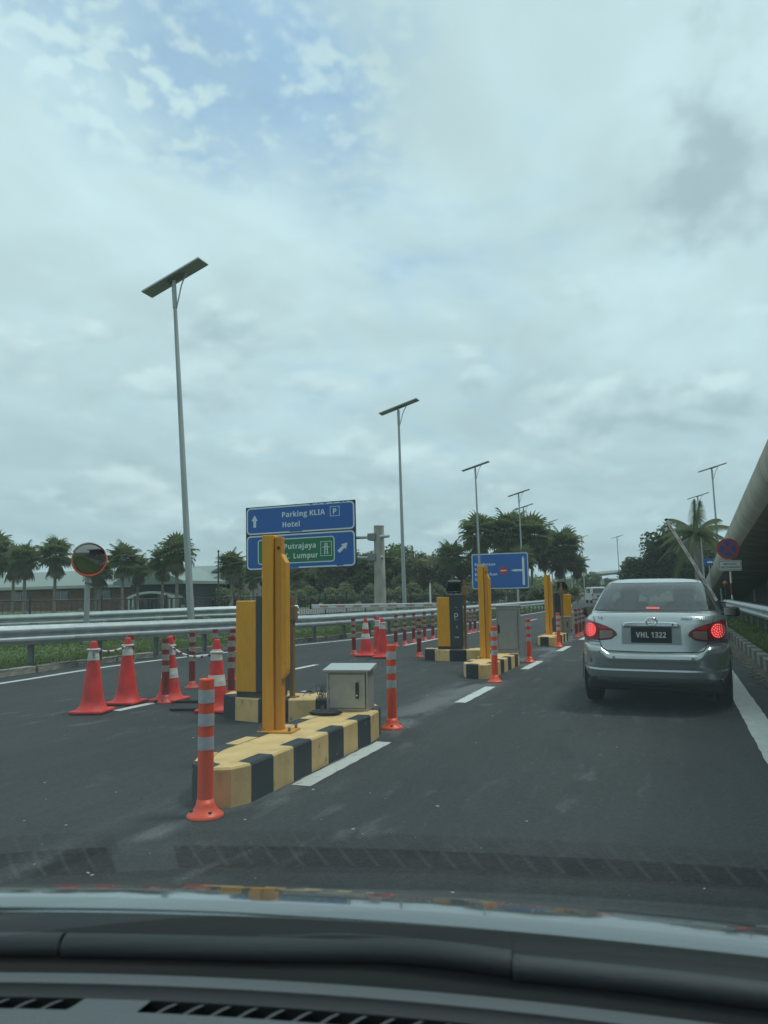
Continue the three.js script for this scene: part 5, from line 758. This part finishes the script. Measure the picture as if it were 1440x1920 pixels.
    const cb = prism([[-0.315, -0.02], [-0.30, 0.022], [-0.2, 0.034], [0.18, 0.034], [0.28, 0.022], [0.295, -0.02]], 0.03, 0.008); part('chrome_bar', at(cb, 0, 0.955, rearZ(LOW, 0, 0.95) - 0.004), MAT.chrome, t);
    part('key_lock', at(cyl(0.011, 0.011, 0.006, 14), 0.225, 0.958, rearZ(LOW, 0.2, 0.95) + 0.033, Math.PI / 2), MAT.black, t);
    const em = part('badge', at(new THREE.TorusGeometry(0.052, 0.009, 10, 36).scale(1.12, 0.8, 0.8), 0, 0.992, rearZ(LOW, 0, 0.96) + 0.036), MAT.chrome, t); part('badge_ring', [at(new THREE.TorusGeometry(0.031, 0.006, 8, 28).scale(0.62, 1.1, 0.8), 0, 0.994, rearZ(LOW, 0, 0.96) + 0.04), at(new THREE.TorusGeometry(0.03, 0.006, 8, 28).scale(1.15, 0.55, 0.8), 0, 1.008, rearZ(LOW, 0, 0.96) + 0.038)], MAT.chrome, em);
    const txt = (s, x, y, size, m) => { const g = new TextGeometry(s, { font, size, depth: 0.004, curveSegments: 2 }); return at(g, x, y, rearZ(LOW, x + 0.06, y) + 0.001); };
    const dk = M(0.06, 0.07, 0.075, 0.25, 0.7);
    part('badge_lettering', txt('1.8', -0.60, 1.012, 0.028), dk, t); part('badge_lettering', txt('COROLLA', 0.315, 1.012, 0.019), dk, t); part('badge_lettering', txt('ALTIS', 0.47, 1.010, 0.030), dk, t);
    part('high_brake_light', both2(grid(6, 2, (u, v) => { const y = lerp(1.112, 1.135, v), x = lerp(-0.075, 0.075, u); return [x, y + 0.006, rearZ(TOP, x, y) + 0.008]; })), both(M(0.6, 0.08, 0.08, 0.3, 0, { emissive: lin(0.9, 0.08, 0.07), emissiveIntensity: 0.3 })), t);
    const tri = both(M(0.20, 0.22, 0.225, 0.5));
    for (const [x, y] of [[-0.58, 0.655], [-0.42, 0.60], [0.42, 0.60]]) part('parking_sensor', at(new THREE.CylinderGeometry(0.014, 0.014, 0.006, 16), x, y, rearZ(LOW, x, y) + 0.001, Math.PI / 2), tri, t);
    part('scuff_mark', both2(rearPatch(LOW, -0.70, -0.675, () => 0.53, (x) => 0.575, 0.002, 3)), both(M(0.06, 0.06, 0.06, 0.8)), t);
    0 && part('exhaust', at(new THREE.CylinderGeometry(0.03, 0.03, 0.2, 16), 0.5, 0.255, 1.98, Math.PI / 2), MAT.galvDark, t);
  }
  return t;
}
function both2(g) { return g; }
const car = sedan('silver sedan with its brake lights on, stopped ahead in the right lane, plate VHL 1322', [-0.262, 0.004, -10.98], -0.5 * D, silver, true); car.scale.x = 0.968;
car.rotation.z = -0.7 * D;
sedan('white sedan passing behind the left guardrail beyond the second yellow post', [-15.2, 0.1, -90], 0.9, both(M(0.66, 0.67, 0.66, 0.35, 0, { clearcoat: 0.8 })), false);
{
  const t = thing('van', 'white van driving away at the end of the left lane, left of the silver car', 'van', [-9.45, 0.004, -97.5], 16 * D);
  const prof = [[-2.2, 0.35], [2.2, 0.35], [2.22, 0.9], [2.1, 1.3], [1.3, 1.92], [0.9, 1.97], [-2.0, 1.97], [-2.16, 1.9], [-2.25, 1.2]];
  const b = prism(prof, 1.62, 0.05); b.translate(0, 0, -0.81).rotateY(Math.PI / 2); const wh = M(0.66, 0.67, 0.63, 0.4);
  part('body', b, wh, t);
  part('rear_window', at(box(1.25, 0.55, 0.03, 0.01), 0, 1.5, 2.26, -0.1), MAT.glassDark, t); part('number_plate', at(box(0.45, 0.14, 0.02, 0.004), 0, 0.85, 2.31), MAT.black, t); part('bumper', at(box(1.62, 0.2, 0.14, 0.03), 0, 0.45, 2.3), M(0.2, 0.2, 0.2, 0.6), t);
  for (const s of [-1, 1]) { part('tail_light', at(box(0.12, 0.32, 0.03, 0.01), s * 0.72, 1.0, 2.30), M(0.3, 0.03, 0.03, 0.3), t); part('side_window', at(box(0.02, 0.5, 2.6, 0.008), s * 0.865, 1.5, 0.2), MAT.glassDark, t); for (const z of [1.35, -1.45]) { const w = part('wheel', wheel(0.31, 0.2), MAT.rubber, t); w.position.set(s * 0.74, 0.31, z); } }
}

scene.fog = new THREE.FogExp2(new THREE.Color(0.82, 0.88, 0.90), 0.0006);

/* ---------- the car the picture is taken from ---------- */
{
  const t = thing('own_car', 'dark car the view is taken from: dashboard, hood edge and windscreen along the bottom', 'car', [0, 0, 0]);
  const Zc = (x, d, k = 0.19) => -(0.855 + d) + k * (x - 0.2) ** 2;
  const X0 = -0.95, X1 = 1.35;
  const ty = (x, p) => 0;
  const sheet = (prof, n = 60, x0 = X0, x1 = X1, k, p) => grid(n, prof.length - 1, (u, v) => { const [d, y] = prof[Math.round(v * (prof.length - 1))], x = lerp(x0, x1, u); return [x, y + ty(x, p), Zc(x, d, k)]; }, (u, v, q) => [q[0] * 4, q[2] * 4]);
  const ds = (m) => both(m);
  const hood = [[0.0, 0.955], [0.0, 0.981]]; { let d = 0, y = 0.981; for (let i = 0; i < 60; i++) { const s = i * 0.02, sl = Math.min(34, 5.0 + 105 * s) * D; d += 0.02 * Math.cos(sl); y -= 0.02 * Math.sin(sl); hood.push([d, y]); } hood.push([d + 0.03, 0.5], [d - 0.1, 0.3]); }
  part('hood', sheet(hood, 80, X0, X1, 0.165, -0.3), ds(M(0.40, 0.43, 0.44, 0.12, 0.9, { clearcoat: 1, clearcoatRoughness: 0.02 })), t);
  part('cowl', sheet([[0.012, 0.968], [-0.006, 0.976], [-0.04, 0.962], [-0.075, 0.93], [-0.09, 0.90]]), ds(M(0.010, 0.013, 0.014, 0.75)), t);
  const path = (d, y, x0, x1, f = () => [0, 0]) => Array.from({ length: 40 }, (_, i) => { const x = lerp(x0, x1, i / 39), [a, b] = f(x); return [x, y + b + ty(x), Zc(x, d + a)]; });
  const wmat = new THREE.MeshStandardMaterial({ color: lin(0.034, 0.040, 0.045), roughness: 0.5, bumpMap: grit, bumpScale: 0.0006 });
  const wip = part('front_trim', tube(path(-0.044, 0.958, -0.95, -0.646), 0.0125, 60, 14), wmat, t);
  part('trim_section', tube(path(-0.044, 0.957, -0.643, -0.175, (x) => [0.004 * Math.exp(-(((x + 0.3) / 0.1) ** 2)), 0.006 * Math.exp(-(((x + 0.26) / 0.11) ** 2))]), 0.0128, 100, 14), wmat, wip);
  part('trim_section', tube(path(-0.044, 0.956, -0.1735, 1.3, (x) => [0, 0.001]), 0.0127, 100, 14), wmat, wip);
  part('trim_strip', tube(path(-0.036, 0.9725, -0.44, -0.165, (x) => [-0.012 * clamp((x + 0.30) / 0.14) ** 1.5, -0.007 * clamp((x + 0.30) / 0.14) ** 1.5 - 0.006 * sstep(-0.34, -0.44, x)]), 0.0035, 60, 10), wmat, wip);
  // dashboard
  const dm = new THREE.MeshStandardMaterial({ color: lin(0.092, 0.107, 0.118), roughness: 0.62, side: THREE.DoubleSide, bumpMap: grit, bumpScale: 0.0008 });
  const db = part('dashboard', sheet([[-0.072, 0.80], [-0.075, 0.938], [-0.078, 0.945], [-0.083, 0.9475], [-0.107, 0.949]]), dm, t);
  part('gap_shade', sheet([[-0.03, 0.93], [-0.055, 0.915], [-0.08, 0.90]]), ds(M(0.004, 0.004, 0.004, 0.9)), t);  // near-black sheet: the darkness of the open gap given as colour
  part('groove', sheet([[-0.107, 0.949], [-0.1095, 0.943], [-0.121, 0.9395], [-0.1225, 0.9425]]), ds(M(0.022, 0.026, 0.03, 0.7)), t);  // groove coloured dark to carry the shadow line behind the lip
  const slm = ds(M(0.06, 0.068, 0.075, 0.6)); const vents = [[-0.95, -0.565], [-0.50, 1.2]], V0 = -0.1235, V1 = -0.1440, vy = 0.9425;
  // top of the dash behind and between the vents
  part('top', [sheet([[V1, vy], [-0.16, 0.943], [-0.3, 0.940], [-0.46, 0.92], [-0.55, 0.88], [-0.6, 0.75], [-0.6, 0.35]]), sheet([[V0 + 0.001, vy], [V1, vy]], 8, vents[0][1], vents[1][0])], dm, db);
  part('vent_floor', sheet([[V0, 0.925], [V1 - 0.004, 0.925]]), ds(M(0.006, 0.006, 0.007, 0.9)), db);
  part('vent_wall', [sheet([[V0, vy], [V0, 0.925]]), sheet([[V1, vy], [V1, 0.925]])], ds(M(0.02, 0.022, 0.024, 0.8)), db);
  for (const [a, b] of vents) for (let x = a + 0.01; x < b - 0.01; x += 0.026) { const z0 = Zc(x, V0), z1 = Zc(x + 0.0, V1); part('vent_slat', grid(1, 3, (u, v) => { const xx = x + v * 0.016; return [xx + (u - 0.5) * 0.004, vy - 0.001 - 0.006 * (1 - v) * (1 - v) + ty(xx), lerp(Zc(xx, V1), Zc(xx, V0), v)]; }), slm, db); }
  part('roof', grid(20, 10, (u, v) => { const x = lerp(X0 + 0.35, X1 - 0.35, u), z = lerp(0.10, 1.9, v); return [x, 1.49 + 0.05 * (1 - (2 * u - 1) ** 2) + 0.03 * Math.sin(v * 3.14), z]; }), ds(M(0.16, 0.16, 0.155, 0.9)), t);
  for (const q of [X0, X1]) part('windscreen_pillar', tube([[q, 0.93, -0.60], [lerp(q, 0.2, 0.12), 1.22, -0.2], [lerp(q, 0.2, 0.3), 1.5, 0.12]], 0.045, 20, 10), ds(M(0.03, 0.03, 0.032, 0.6)), t);
  // windscreen glass with its black edge band, and the wheel-side body that carries it
  const gl = (d0, y0, d1, y1) => grid(40, 12, (u, v) => { const x = lerp(X0 - 0.02, X1 + 0.02, u), q = lerp(0, 1, v); return [x, lerp(y0, y1, q) + ty(x) + 0.008 * Math.sin(q * Math.PI), Zc(x, lerp(d0, d1, q), 0.245 - 0.10 * q)]; }, (u, v) => [u, v]);
  const outer = gl(-0.032, 0.963, -0.93, 1.462).translate(0, 0.0065, -0.0035);
  part('windscreen_outer_pane', outer, new THREE.MeshPhysicalMaterial({ color: lin(1, 1, 1), transmission: 1, thickness: 0, specularIntensity: 0.36, roughness: 0, ior: 1.52, side: THREE.DoubleSide }), t);
  part('windscreen', gl(-0.032, 0.963, -0.93, 1.462), new THREE.MeshPhysicalMaterial({ color: lin(0.79, 0.93, 0.94), transmission: 1, thickness: 0, specularIntensity: 0.46, roughness: 0, ior: 1.52, side: THREE.DoubleSide }), t);
}

scene.traverse((o) => { if (o.isMesh) { o.castShadow = true; o.receiveShadow = true; } });
renderer.render(scene, camera);
